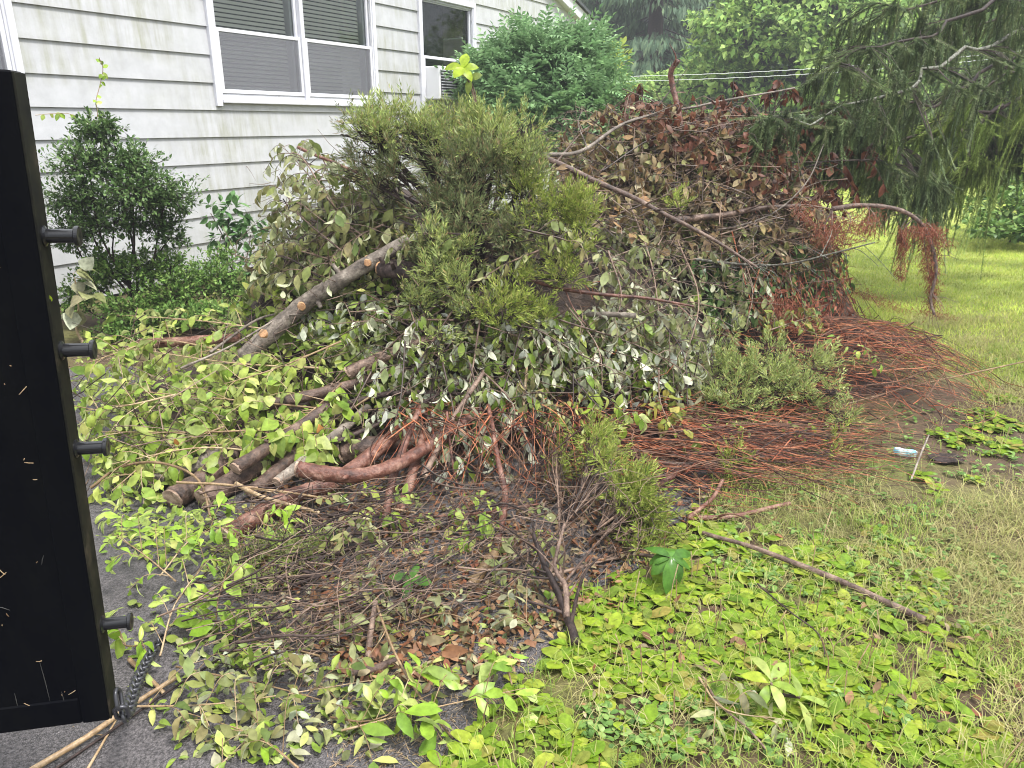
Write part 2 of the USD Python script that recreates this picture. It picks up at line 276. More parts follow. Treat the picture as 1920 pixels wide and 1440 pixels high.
M['lichen'] = noise_mat('bark_lichen', [(.03, .024, .02), (.07, .062, .05), (.20, .21, .175)], scale=60, rough=.8, spec=.15, rnd=.2)
M['cutwood'] = noise_mat('cut_wood', [(.09, .055, .036), (.22, .15, .105), (.36, .28, .21)], scale=30, rough=.7, bump=.002)
M['cut_orange'] = noise_mat('cut_wood_orange', [(.20, .10, .045), (.33, .18, .085), (.42, .28, .16)], scale=40, rough=.6, bump=.002)
# ------------------------------------------------------------------ the ground
soil = material('lawn_soil', {
    'ge': ('geometry', {}), 'n1': ('noise_texture', {'scale': .9, 'detail': 6.0, 'roughness': .65}), 'n2': ('noise_texture', {'scale': 14.0, 'detail': 6.0, 'roughness': .7}),
    'r1': ('rgb_ramp', {'ramp': [(.3, (.045, .028, .018)), (.45, (.08, .055, .032)), (.58, (.10, .105, .03)), (.8, (.12, .16, .03))]}),
    'r2': ('rgb_ramp', {'ramp': [(.3, (.55, .5, .45)), (.7, (1.25, 1.2, 1.15))]}), 'mu': ('mix', {'mix_type': 'multiply', 'fac': 1.0}),
    'sp': ('separate_xyz', {}), 'fm': ('map_range', {'from_min': 4.6, 'from_max': 8.0, 'clamp': True}), 'far': ('rgb_ramp', {'ramp': [(.3, (.13, .19, .03)), (.7, (.28, .32, .06))]}), 'fx': ('mix', {}), 'xm': ('map_range', {'from_min': -.5, 'from_max': .8, 'clamp': True}), 'ff': ('math', {'math_type': 'multiply'}),
    'bu': ('bump', {'distance': .02}), 'pb': ('principled_bsdf', {'roughness': .75, 'specular_ior_level': .3})},
    [('ge.position', 'n1.vector'), ('ge.position', 'n2.vector'), ('n1.fac', 'r1.fac'), ('n2.fac', 'r2.fac'), ('ge.position', 'sp.vector'), ('sp.y', 'fm.value'), ('sp.x', 'xm.value'), ('fm.result', 'ff.value1'), ('xm.result', 'ff.value2'), ('ff.value', 'fx.fac'), ('n1.fac', 'far.fac'),
     ('r1.color', 'fx.color1'), ('far.color', 'fx.color2'), ('fx.color', 'mu.color1'), ('r2.color', 'mu.color2'), ('mu.color', 'pb.base_color'), ('n2.fac', 'bu.height'), ('bu.normal', 'pb.normal')], surface='pb.BSDF')
gx = np.array([-120, -60, -30, -15, -8, -4, 0, 4, 8, 15, 30, 60, 120.]); gy = np.array([-30, -10, -4, 0, 4, 8, 14, 22, 30, 45, 80, 160.])
X, Y = np.meshgrid(gx, gy); gi, gj = np.meshgrid(np.arange(len(gy) - 1), np.arange(len(gx) - 1), indexing='ij'); nx = len(gx)
gq = np.stack([gi * nx + gj, gi * nx + gj + 1, (gi + 1) * nx + gj + 1, (gi + 1) * nx + gj], -1).reshape(-1, 4)
obj('ground', np.stack([X.ravel(), Y.ravel(), np.zeros(X.size)], 1), gq, soil, kind='structure', label='green and brown patchy lawn under everything')
asphalt = material('asphalt_wet', {
    'ge': ('geometry', {}), 'n1': ('noise_texture', {'scale': 1.6, 'detail': 5.0}), 'n2': ('voronoi_texture', {'scale': 190.0}), 'n3': ('noise_texture', {'scale': 120.0, 'detail': 3.0}),
    'r1': ('rgb_ramp', {'ramp': [(.3, (.045, .041, .042)), (.7, (.085, .077, .079))]}), 'r3': ('rgb_ramp', {'ramp': [(.35, (.45, .45, .45)), (.65, (1.5, 1.48, 1.45))]}), 'mu': ('mix', {'mix_type': 'multiply', 'fac': 1.0}),
    'rr': ('map_range', {'from_min': .35, 'from_max': .65, 'to_min': .35, 'to_max': .7}), 'bu': ('bump', {'distance': .006}), 'pb': ('principled_bsdf', {'specular_ior_level': .45})},
    [('ge.position', 'n1.vector'), ('ge.position', 'n2.vector'), ('ge.position', 'n3.vector'), ('n1.fac', 'r1.fac'), ('n3.fac', 'r3.fac'), ('r1.color', 'mu.color1'), ('r3.color', 'mu.color2'), ('mu.color', 'pb.base_color'),
     ('n1.fac', 'rr.value'), ('rr.result', 'pb.roughness'), ('n2.distance', 'bu.height'), ('bu.normal', 'pb.normal')], surface='pb.BSDF')
edge_px = [(790, 1500), (850, 1420), (930, 1330), (1010, 1250), (1070, 1190), (1090, 1120), (1200, 1060), (1290, 990), (1330, 930), (1340, 880)]
edge = [P(x, y, z=0.0)[:2] for x, y in edge_px]
edge = curve(np.array([(*e, 0) for e in edge]), 60)[:, :2] + np.random.default_rng(3).normal(0, .012, (60, 2))
DRIVE = [(-9, edge[0][1] - 3), (edge[0][0] - .4, edge[0][1] - 3)] + [tuple(e) for e in edge] + [(1.3, 5.5), (-3.4, 5.0), (-9, 4.4)]
dv = np.array([(*p, .006) for p in DRIVE]); dpoly = Polygon(DRIVE).buffer(0)
tri = [t for t in shapely.constrained_delaunay_triangles(dpoly).geoms] if hasattr(shapely, 'constrained_delaunay_triangles') else None
mb = MB()
if tri:
    for t_ in tri: c = np.array(t_.exterior.coords)[:3]; mb.add(np.c_[c, np.full(3, .006)], [[0, 1, 2]])
else:
    vv, ff = trimesh.creation.triangulate_polygon(dpoly, engine='earcut'); mb.add(np.c_[vv, np.full(len(vv), .006)], ff)
mb.build('driveway', asphalt, smooth=False, kind='structure', label='dark wet asphalt driveway in the lower left corner')
def on_drive(x, y): return shapely.contains_xy(dpoly, x, y)

# ------------------------------------------------------------------ the house: gable wall of wide lapped siding
U, N2 = np.array([math.sin(math.radians(29.8)), math.cos(math.radians(29.8))]), np.array([math.cos(math.radians(29.8)), -math.sin(math.radians(29.8))])
W0 = np.array([-3.17, 8.6])
def W(t, z, d=0.0):
    t, z, d = np.broadcast_arrays(np.asarray(t, float), np.asarray(z, float), np.asarray(d, float))
    xy = W0 + t[..., None] * U + d[..., None] * N2
    return np.concatenate([xy, z[..., None]], -1)
def wall_hit(px, py):
    d = ray(px, py); o = np.array([0, 0]); k = ((W0 - o) @ N2) / (d[:2] @ N2); p = d * k + np.array([0, 0, CAMH])
    return float((p[:2] - W0) @ U), float(p[2])
def wbox(t0, t1, z0, z1, d0, d1, ch=0.0):
    m = boxm(t0, t1, z0, z1, d0, d1, ch); v = np.array(m.vertices)
    return W(v[:, 0], v[:, 1], v[:, 2]), np.array(m.faces)[:, ::-1]
siding = material('siding_stained', {
    'ge': ('geometry', {}), 'vr': ('vector_rotate', {'rotate_type': 'z_axis', 'angle': math.radians(29.8 - 90)}), 'm1': ('mapping', {'scale': (9, 9, .7)}), 'm2': ('mapping', {'scale': (.6, .6, 2.0)}),
    'n1': ('noise_texture', {'scale': 1.6, 'detail': 5.0, 'roughness': .65}), 'n2': ('noise_texture', {'scale': 1.0, 'detail': 4.0}), 'n3': ('noise_texture', {'scale': 5.0, 'detail': 6.0, 'roughness': .7}),
    'r1': ('rgb_ramp', {'ramp': [(.40, (0, 0, 0)), (.72, (1, 1, 1))]}), 'r2': ('rgb_ramp', {'ramp': [(.40, (0, 0, 0)), (.62, (1, 1, 1))]}), 'm12': ('math', {'math_type': 'multiply'}), 'sc': ('math', {'math_type': 'multiply', 'value2': .66}),
    'r3': ('rgb_ramp', {'ramp': [(.3, (.335, .338, .345)), (.7, (.42, .422, .435))]}), 'mx': ('mix', {'color2': (.20, .205, .115)}), 'gr': ('map_range', {'from_min': .0, 'from_max': 1.2, 'to_min': .4, 'to_max': 0.0, 'clamp': True}),
    'sp': ('separate_xyz', {}), 'm3': ('math', {'math_type': 'multiply'}), 'mg': ('mix', {'color2': (.20, .205, .15)}), 'pb': ('principled_bsdf', {'roughness': .5, 'specular_ior_level': .35})},
    [('ge.position', 'm1.vector'), ('m1.vector', 'n1.vector'), ('ge.position', 'm2.vector'), ('m2.vector', 'n2.vector'), ('ge.position', 'n3.vector'),
     ('n1.fac', 'r1.fac'), ('n2.fac', 'r2.fac'), ('r1.color', 'm12.value1'), ('r2.color', 'm12.value2'), ('m12.value', 'sc.value1'), ('sc.value', 'mx.fac'), ('n3.fac', 'r3.fac'), ('r3.color', 'mx.color1'),
     ('ge.position', 'sp.vector'), ('sp.z', 'gr.value'), ('gr.result', 'm3.value1'), ('n3.fac', 'm3.value2'), ('m3.value', 'mg.fac'), ('mx.color', 'mg.color1'), ('mg.color', 'pb.base_color')], surface='pb.BSDF')
white = noise_mat('white_trim', [(.48, .48, .515), (.57, .57, .60)], scale=6, rough=.45, fine=.03)
white_dirty = noise_mat('white_weathered', [(.42, .40, .38), (.46, .45, .46), (.57, .57, .60)], scale=18, rough=.6, at=(.2, .42), fine=.08)
dark_in = material('dark_interior', {'pb': ('principled_bsdf', {'base_color': (.07, .07, .075), 'roughness': .9})}, [], surface='pb.BSDF')
slat_m = material('blind_slat', {'pb': ('principled_bsdf', {'base_color': (.62, .61, .55), 'roughness': .5})}, [], surface='pb.BSDF')
glass = material('window_glass', {'t': ('transparent_bsdf', {'color': (.78, .82, .80)}), 'g': ('glossy_bsdf', {'color': (.9, .92, .92), 'roughness': .03}), 'f': ('fresnel', {'IOR': 1.5}), 'm': ('mix_closure', {})},
    [('f.fac', 'm.fac'), ('t.BSDF', 'm.closure1'), ('g.BSDF', 'm.closure2')], surface='m.closure')
screen = material('insect_screen', {'t': ('transparent_bsdf', {}), 'd': ('diffuse_bsdf', {'color': (.17, .17, .185)}), 'm': ('mix_closure', {'fac': .5})},
    [('t.BSDF', 'm.closure1'), ('d.BSDF', 'm.closure2')], surface='m.closure')
shingle = noise_mat('roof_shingle', [(.025, .028, .032), (.05, .055, .06), (.08, .085, .09)], scale=25, rough=.85, bump=.005)
T_L, T_R = -7.5, 9.42
def eave(t): return 3.34 + .285 * (T_R - t) if t > 1.0 else 3.34 + .285 * (T_R - 1.0) - .285 * (1.0 - t)
house = thing('house', 'white house gable wall of wide stained lapped siding with dark roof edge', 'house', (*W0, 0))
tw0, zs = wall_hit(400, 100)[0], 0
win_a = (wall_hit(402, 100)[0], wall_hit(697, 100)[0], wall_hit(419, 191)[1], 3.22)
rail_a = wall_hit(424, 57)[1]
win_b = (wall_hit(789, 90)[0], wall_hit(884, 30)[0], wall_hit(805, 20)[1] - 1.28, wall_hit(803, 0)[1] + .02)
win_c = (wall_hit(12, 60)[0] - 1.5, wall_hit(12, 60)[0], win_a[2] - .02, 3.22)
WINS = [win_a, win_b, win_c]
gable = Polygon([(T_L, 3.29), (T_R, 3.29), (T_R, eave(T_R)), (1.0, eave(1.0)), (T_L, eave(T_L))])
holes = [sbox(a + .03, c + .03, b - .03, d - .03) for a, b, c, d in WINS]
outline = Polygon([(T_L, .03), (T_R, .03), (T_R, eave(T_R) - .02), (1.0, eave(1.0) - .02), (T_L, eave(T_L) - .02)])
wp = sbox(T_L, -.1, T_R, 3.3)
for h in holes: wp = wp.difference(h.buffer(-.01))
wm = trimesh.creation.extrude_polygon(wp, .1, engine='earcut'); v = np.array(wm.vertices); obj('wall', W(v[:, 0], v[:, 1], v[:, 2] - .135), np.array(wm.faces)[:, ::-1], dark_in, house, smooth=False)
k = -6
EXPO = .27
while True:
    z0 = 1.467 + EXPO * k; z1 = z0 + EXPO + .02; k += 1
    if z0 > 5.6: break
    row = sbox(T_L, max(z0, .03), T_R, z1).intersection(outline)
    for h in holes: row = row.difference(h)
    for g in ([row] if row.geom_type == 'Polygon' else getattr(row, 'geoms', [])):
        if g.geom_type != 'Polygon' or g.area < .004: continue
        g = g.segmentize(1.2)
        m = trimesh.creation.extrude_polygon(g, .008, engine='earcut'); v = np.array(m.vertices)
        lap = .021 * (1 - (v[:, 1] - z0) / (EXPO + .02)) - .006
        wob = .0025 * (meshkit.noise(np.c_[v[:, 0] * 1.3, np.full(len(v), k * 7.3), np.zeros(len(v))]) - .5)
        obj('siding_board', W(v[:, 0], v[:, 1] + wob * 2, v[:, 2] + lap), np.array(m.faces)[:, ::-1], siding, house, smooth=False)
def add_window(win, units, rail, blinds, head=True):
    t0, t1, z0, z1 = win
    root = UsdGeom.Xform.Define(stage, numbered(str(house.GetPath()) + '/window')).GetPrim()
    b = MB()
    b.add(*wbox(t0 - .075, t0, z0 - .045, z1 + .07, -.01, .050, .004)).add(*wbox(t0, t0 + .022, z0 - .01, z1, -.06, .036, .003))
    b.add(*wbox(t1, t1 + .062, z0 - .01, z1 + .07, -.01, .048, .004)).add(*wbox(t1 - .022, t1, z0, z1, -.06, .036, .003))
    b.add(*wbox(t0, t1, z1, z1 + .07, -.01, .046, .004))
    w = (t1 - t0) / units
    for q in range(1, units): b.add(*wbox(t0 + w * q - .03, t0 + w * q + .03, z0, z1, -.06, .044, .004))
    b.build('window_frame', white, root, smooth=False)
    obj('sill', *wbox(t0, t1, z0 - .012, z0 + .028, -.05, .066, .006), white, root, smooth=False)
    obj('sub_sill', *wbox(t0 + .002, t1 - .002, z0 + .028, z0 + .085, -.05, .012, .003), white_dirty, root, smooth=False)
    obj('room_back', *wbox(t0 - .05, t1 + .05, z0 - .05, z1 + .05, -.60, -.58), dark_in, root, smooth=False)
    for q in range(units):
        a, c = t0 + w * q + (.034 if q else .024), t0 + w * (q + 1) - (.034 if q < units - 1 else .024)
        zb = z0 + .088
        for (zz0, zz1, dep, nm) in ((zb, rail + .018, .012, 'lower_sash'), (rail - .018, z1 - .01, -.022, 'upper_sash')):
            s_ = MB()
            s_.add(*wbox(a, a + .042, zz0, zz1, dep - .028, dep + .014, .003)).add(*wbox(c - .036, c, zz0, zz1, dep - .028, dep + .014, .003))
            s_.add(*wbox(a + .042, c - .036, zz0, zz0 + .04, dep - .028, dep + .012, .003)).add(*wbox(a + .042, c - .036, zz1 - .036, zz1, dep - .028, dep + .012, .003))
            s_.build(nm, white_dirty if nm == 'lower_sash' else white, root, smooth=False)
            g = W([a + .04, c - .034, c - .034, a + .04], [zz0 + .035, zz0 + .035, zz1 - .03, zz1 - .03], dep - .012)
            obj('pane', g, [[0, 1, 2, 3]], glass, root, smooth=False)
            if nm == 'lower_sash' and blinds: obj('insect_screen', g + np.r_[N2 * .018, 0], [[0, 1, 2, 3]], screen, root, smooth=False)
        if blinds:
            bl = MB(); z = zb + .05
            while z < z1 - .05:
                v, f = wbox(a + .05, c - .085, z, z + .033, -.115, -.112); v = v.copy(); top = v[:, 2] > z + .01
                v[top, :2] += N2 * -.012; bl.add(v, f); z += .045
            bl.build('blinds', slat_m, root, smooth=False, kind='stuff')
            obj('jamb', *wbox(c - .07, c - .034, zb, z1, -.14, -.05, .003), white, root, smooth=False)
    return root
add_window(win_a, 2, rail_a, True)
add_window(win_b, 1, wall_hit(808, 108)[1], False)
add_window(win_c, 2, rail_a, True)
# roof: two slopes with overhang, fascia along the rake
for s, (ta, tb) in enumerate(((1.0, T_R + .35), (1.0, T_L - .35))):
    e = lambda t: 3.34 + .285 * (T_R - 1.0) - .285 * abs(t - 1.0)
    for nm, lo, hi, d0, d1, mt in (('rake_board', -.02, .17, .10, .135, white), ('roof', .18, .235, -9.0, .185, shingle), ('soffit', -.015, .0, -.02, .10, white)):
        tt = [ta, tb]; v = np.array([W(t, e(t) + h, d) for t in tt for h in (lo, hi) for d in (d0, d1)])
        obj(nm, v, trimesh.convex.convex_hull(v).faces if False else np.array([[0, 1, 3, 2], [4, 6, 7, 5], [0, 4, 5, 1], [2, 3, 7, 6], [0, 2, 6, 4], [1, 5, 7, 3]]), mt, house, smooth=False)
obj('corner_board', *wbox(T_R - .09, T_R + .03, .04, 3.3, -.02, .034, .004), white, house, smooth=False)
v, f = wbox(T_R - .0, T_R + .012, .0, 3.35, -9, -.02); obj('side_wall', v, f, siding, house, smooth=False)
# window air conditioner
ac_m = material('plastic_white', {'pb': ('principled_bsdf', {'base_color': (.66, .66, .66), 'roughness': .45})}, [], surface='pb.BSDF')
ac = thing('window_air_conditioner', 'white air conditioner with louvred grille in the small window', 'air conditioner', W(win_b[0], win_b[2] + .1))
a0, a1, az0, az1 = win_b[0] + .07, win_b[1] - .05, win_b[2] + .09, wall_hit(812, 126)[1]
obj('casing', *wbox(a0, a1, az0, az1, -.1, .26, .012), ac_m, ac, smooth=False)
g = MB()
for q in range(10):
    zz = az0 + .04 + (az1 - az0 - .1) * q / 9
    for s in range(2):
        ca, cb = a0 + .04 + (a1 - a0 - .08) * s / 2, a0 + .02 + (a1 - a0 - .06) * (s + 1) / 2
        g.add(*wbox(ca, cb, zz, zz + .012, .26, .272))
g.build('louvres', white, ac, smooth=False, kind='stuff')
obj('grille_back', *wbox(a0 + .03, a1 - .03, az0 + .03, az1 - .05, .2601, .262), dark_in, ac, smooth=False)

# ------------------------------------------------------------------ black steel tailgate at the left
gate_m = material('black_gate_paint', {
    'ge': ('geometry', {}), 'mp': ('mapping', {'scale': (3, 3, 1)}), 'n1': ('noise_texture', {'scale': 2.5, 'detail': 6.0, 'roughness': .65}), 'n2': ('noise_texture', {'scale': 26.0, 'detail': 4.0}),
    'r1': ('rgb_ramp', {'ramp': [(.35, (.0012, .0014, .0026)), (.6, (.0024, .0027, .0034)), (.78, (.007, .0075, .004))]}), 'rr': ('map_range', {'from_min': .3, 'from_max': .7, 'to_min': .35, 'to_max': .7}),
    'bu': ('bump', {'distance': .0015}), 'pb': ('principled_bsdf', {'specular_ior_level': .03})},
    [('ge.position', 'mp.vector'), ('mp.vector', 'n1.vector'), ('ge.position', 'n2.vector'), ('n1.fac', 'r1.fac'), ('r1.color', 'pb.base_color'), ('n2.fac', 'rr.value'), ('rr.result', 'pb.roughness'), ('n2.fac', 'bu.height'), ('bu.normal', 'pb.normal')], surface='pb.BSDF')
gate_edge = noise_mat('black_gate_edge', [(.004, .004, .0035), (.010, .010, .006), (.034, .027, .019)], scale=14, rough=.6, spec=.12, at=(.35, .75))
pin_m = material('black_pin_paint', {'pb': ('principled_bsdf', {'base_color': (.004, .004, .005), 'roughness': .3, 'coat_weight': .25, 'specular_ior_level': .3})}, [], surface='pb.BSDF')
GA, TILT, GB = math.radians(14), math.radians(2.3), P(23, 131, Y=1.33)
GROT = np.array([[math.cos(GA), -math.sin(GA), 0], [math.sin(GA), math.cos(GA), 0], [0, 0, 1]])
GT = np.array([[math.cos(TILT), 0, math.sin(TILT)], [0, 1, 0], [-math.sin(TILT), 0, math.cos(TILT)]])
def G(v): return GB + (np.asarray(v, float) @ GT.T) @ GROT.T       # gate space: x right along the face, y away, z up, origin the top right front corner
def gbox(*a, ch=.003): m = boxm(*a, ch); return G(m.vertices), np.array(m.faces)
GH = 1.285
gate = thing('trailer_tailgate', 'black steel trailer tailgate with four round pins on its edge', 'tailgate', G([0, 0, -GH]))
obj('panel', *gbox(-1.3, -.05, .004, .02, -GH + .004, -.004, ch=.001), gate_m, gate, smooth=False)
obj('side_channel', *gbox(-.055, -.003, 0, .060, -GH, 0, ch=.003), gate_m, gate, smooth=False)
obj('edge_plate', *gbox(-.0029, .001, .002, .058, -GH + .002, -.002, ch=.001), gate_edge, gate, smooth=False)
obj('top_rail', *gbox(-1.3, -.055, 0, .058, -.05, 0, ch=.004), gate_m, gate, smooth=False)
obj('bottom_rail', *gbox(-1.3, -.055, .001, .058, -GH, -GH + .065, ch=.004), gate_m, gate, smooth=False)
for px, py in ((84, 442), (120, 658), (147, 841), (204, 1170)):
    # height down the edge at this pixel
    zz = min(np.linspace(-GH, 0, 600), key=lambda q: abs(project(G([0, .03, q]))[1] - py)) if 'project' in globals() else None
    if zz is None:
        d = ray(px, py); best = 1e9
        for q in np.linspace(-GH, 0, 600):
            g_ = G([0, .03, q]) - [0, 0, CAMH]; a_ = abs(g_[2] / g_[1] - d[2] / d[1])
            if a_ < best: best, zz = a_, q
    prof = np.array([(0, -.003), (.0135, -.003), (.0135, .052), (0, .052)])
    c = trimesh.creation.revolve(np.array([(0, -.004), (.018, -.004), (.018, .003), (.0125, .006), (.0125, .05), (0, .05)]), sections=28)
    e = trimesh.creation.revolve(np.array([(0, .05), (.0165, .05), (.0180, .0515), (.0180, .056), (.0168, .0575), (.010, .0575), (0, .056)]), sections=28)
    rot = np.array([[0, 0, 1], [1, 0, 0], [0, 1, 0]], float)
    pin = obj('pin', G(np.array(c.vertices) @ rot.T + [0, .03, zz]), np.array(c.faces), pin_m, gate, smooth=False)
    obj('end_cap', G(np.array(e.vertices) @ rot.T + [0, .03, zz]), np.array(e.faces), pin_m, pin, smooth=False)
r = np.random.default_rng(5); mb = MB()
for q in range(70):
    x, z = -.06 - .24 * r.random(), -GH * r.random(); a = r.random() * 6.28; L = .0012 + .011 * r.random()**3
    d = np.array([math.cos(a), 0, math.sin(a)]) * L; mb.add(*tube(G(np.array([[x, -.0012, z] - d, [x, -.0022, z], [x, -.0012, z] + d]) - [0, .003 * (x > -.105), 0] + [0, .004 * (x < -.105), 0]), .0008, 4))
scr = material('gate_scratch', {'pb': ('principled_bsdf', {'base_color': (.03, .03, .028), 'roughness': .7})}, [], surface='pb.BSDF'); sb = MB()
for x, z0, z1, dx in ((-.115, -1.12, -1.22, .006), (-.17, -1.19, -1.225, .001), (-.085, -1.2, -1.235, .002), (-.14, -.62, -.66, -.012), (-.20, -.34, -.36, .02), (-.075, -.88, -.90, -.006), (-.18, -.98, -.995, .03)): sb.add(*tube(G([[x, -.0005 if x > -.055 else .0038, z0], [x + dx * .6, .0036, (z0 + z1) / 2], [x + dx, .0038, z1]]), [.0004, .0009, .0003], 4))
sb.build('scratches', scr, gate, kind='stuff')
mb.build('needle_debris', M['twig_tan'], gate, kind='stuff')
mb = MB(); leaves(mb, [leaf_template('elliptic', .022, .011, curl=.3)], [G([.001, .012, -.37])], [GROT @ [0.05, .2, -1]], np.array([1., 0, 0]), 1.0, r)
v, f = mb.get(); obj('stuck_leaf', v, f, M['lime'], cat='leaf', label='tiny yellow leaf stuck on the edge of the black tailgate')
# chain hanging from the lower corner
chain = thing('steel_chain', 'dark steel chain trailing from the tailgate corner to the asphalt', 'chain', P(300, 1195, z=.02))
steel = material('chain_steel', {'pb': ('principled_bsdf', {'base_color': (.05, .05, .055), 'metallic': .7, 'roughness': .38})}, [], surface='pb.BSDF')
def link(c, d, n, L=.042, Wd=.026, rad=.0048):
    d, n = unit(d), unit(n - d * (n @ d) / (d @ d)); s = np.cross(d, n); a = np.linspace(0, 2 * math.pi, 17)[:-1]
    ex = (L - Wd) / 2; p = c + (np.cos(a) * Wd / 2 + np.sign(np.cos(a)) * ex)[:, None] * d + (np.sin(a) * Wd / 2)[:, None] * s
    p = np.vstack([p, p[:2]]); return tube(p[:-1], rad, 7, cap=False)
cp = curve([G([.012, .025, -GH + .05]), G([.018, .022, -GH - .01]), P(243, 1322, z=.30), P(252, 1290, z=.22), P(272, 1245, z=.11), P(292, 1212, z=.04), P(312, 1188, z=.012)], 200)
s = np.r_[0, np.cumsum(np.linalg.norm(np.diff(cp, axis=0), axis=1))]; nl = int(s[-1] / .031)
for q in range(nl):
    a = np.array([np.interp((q + .5) * .031, s, cp[:, k]) for k in range(3)]); b = np.array([np.interp((q + .7) * .031, s, cp[:, k]) for k in range(3)])
    obj('link', *link(a, b - a, np.array([[1., .3, .4], [-.3, 1, .5]][q % 2])), steel, chain)

# ------------------------------------------------------------------ plants against the house
def bush(name, label, cat, clumps, mat, temps, per, base, stem_mat, twig_r=.004, group=None, shell=.55, up=.35, stems=True, rng=None, sub=5, kind='stuff', fol='foliage', ragged=.4):
    """clumps: (point, radius xyz); leaves along short twigs through each clump, stems from the base"""
    root = thing(name, label, cat, base, group=group); st, lv = MB(), MB(); base = np.array(base)
    for c, rad in clumps:
        rad = np.broadcast_to(rad, (3,)).astype(float); n = int(per * (rad.prod()**(2 / 3)) * 100)
        d = unit(rng.normal(size=(n, 3))); rr = shell + (1 - shell) * rng.random(n)**.6
        tip = c + d * rad * rr[:, None] * (1 + ragged * (meshkit.noise(d * 3.1 + c * 3) - .45))[:, None]
        L = rng.uniform(.5, 1.0, n) * min(rad) * .5
        dirs = unit(d + [0, 0, up] + rng.normal(0, .35, (n, 3)))
        o = []; dd = []
        for k in range(sub):
            fr_ = k / max(1, sub - 1)
            o.append(tip - dirs * (L * (1 - fr_))[:, None]); side = unit(np.cross(dirs, rng.normal(size=(n, 3))))
            dd.append(unit(dirs * (.45 + .4 * fr_) + side * (.9 - .5 * fr_) + rng.normal(0, .15, (n, 3))))
        o, dd = np.vstack(o), np.vstack(dd); leaves(lv, temps, o, dd, unit(np.array([0, 0, 1.]) + rng.normal(0, .3, (len(o), 3))), rng.uniform(.8, 1.4, len(o)), rng)
        q = rng.random(n) < .35
        if q.any():
            A = tip[q] - dirs[q] * L[q][:, None] * 1.6; Pm = np.stack([A * .6 + c * .4, A, tip[q]], 1); st.add(*thin_tubes(Pm, twig_r * .6, twig_r * .3))
        if stems and rng.random() < .6:
            m_ = base * .45 + c * .55 + rng.normal(0, .06, 3); st.add(*tube(curve([base + rng.normal(0, .03, 3) * [1, 1, 0], base * .75 + c * .25 + rng.normal(0, .04, 3), m_, c], 10), np.linspace(twig_r * 3.2, twig_r, 10), 5))
    st.build('stems', stem_mat, root, kind='stuff'); lv.build(fol, mat, root, kind=kind)
    return root
r = np.random.default_rng(11)
small = [leaf_template('elliptic', .034, .017, .2, .1), leaf_template('elliptic', .026, .013, .35, .25), leaf_template('ovate', .030, .017, .1, -.1)]
def cl(lst, Y): return [(P(x, y, Y=Y + dy), np.array([rx * Y / 1480, ry_, rz * Y / 1480])) for x, y, rx, rz, dy, ry_ in lst]
bush('foundation_shrub', 'dark small leaved shrub standing before the white siding by the tailgate', 'shrub',
     cl([(180, 245, 45, 35, 0, .2), (165, 300, 75, 45, -.1, .3), (250, 300, 45, 40, 0, .25), (250, 350, 80, 50, -.1, .35), (310, 370, 65, 35, 0, .25), (145, 370, 60, 45, 0, .3), (215, 410, 80, 40, 0, .3), (300, 415, 55, 30, .1, .2), (135, 440, 55, 40, .1, .25), (320, 445, 40, 18, .1, .15), (205, 232, 18, 20, 0, .1)], 6.2),
     M['shrub'], small, 60, P(258, 575, Y=6.3) * [1, 1, 0], M['bark_dark'], .0045, rng=r, ragged=1.25, shell=.3)
bush('low_shrub', 'low bright green small leaved shrub under the dark shrub', 'shrub',
     cl([(330, 545, 75, 50, 0, .3), (400, 515, 55, 40, .2, .25), (250, 580, 70, 35, -.2, .25), (180, 520, 45, 35, .1, .2), (440, 545, 40, 40, .2, .2), (350, 590, 80, 25, -.3, .2), (420, 480, 30, 25, .5, .15), (185, 485, 25, 25, 0, .12), (215, 500, 45, 35, .1, .25), (275, 500, 45, 40, .1, .25), (320, 495, 40, 35, .1, .2), (140, 560, 40, 35, 0, .2), (230, 620, 60, 22, -.4, .2), (410, 590, 50, 22, -.3, .2)], 6.2),
     M['shrub_low'], small, 60, P(330, 640, Y=6.2) * [1, 1, 0], M['bark_dark'], .004, rng=r, ragged=1.0, shell=.3)
big = [leaf_template('elliptic', .10, .045, .2, .25), leaf_template('ovate', .085, .05, .15, .35)]
bush('creeper', 'climbing creeper with large leaflets against the bottom siding boards', 'creeper', cl([(430, 400, 40, 30, 0, .08), (470, 440, 35, 30, 0, .08), (415, 440, 25, 22, 0, .08), (480, 490, 40, 35, -.2, .1), (395, 400, 12, 22, .1, .05)], 7.4),
     M['creeper'], big, 14, P(455, 560, Y=7.2) * [1, 1, 0], M['twig_brown'], .004, rng=r, sub=3, up=.1)
bush('burdock', 'broad pale leaved weed low between tailgate and dark shrub', 'weed', cl([(140, 520, 28, 30, 0, .1), (150, 580, 22, 25, 0, .1), (165, 540, 18, 20, .1, .1)], 5.6), M['pale'],
     [leaf_template('heart', .13, .12, .15, .4), leaf_template('heart', .10, .09, .2, .3)], 4, P(150, 640, Y=5.6) * [1, 1, 0], M['twig_tan'], .004, rng=r, sub=2, up=.2)
vine = thing('climbing_vine', 'thin green vine climbing the siding above the dark shrub', 'vine', P(190, 240, Y=6.6))
vp = curve([P(170, 245, Y=6.4), P(183, 215, Y=6.6), P(180, 190, Y=6.75), P(186, 165, Y=6.85), P(193, 130, Y=6.88), P(186, 108, Y=6.88)], 40)
obj('stem', *tube(vp, .003, 5), M['twig_tan'], vine); vp2 = curve([P(175, 240, Y=6.4), P(135, 215, Y=6.4), P(100, 213, Y=6.4), P(66, 216, Y=6.35)], 20)
obj('stem', *tube(vp2, .0025, 5), M['twig_tan'], vine)
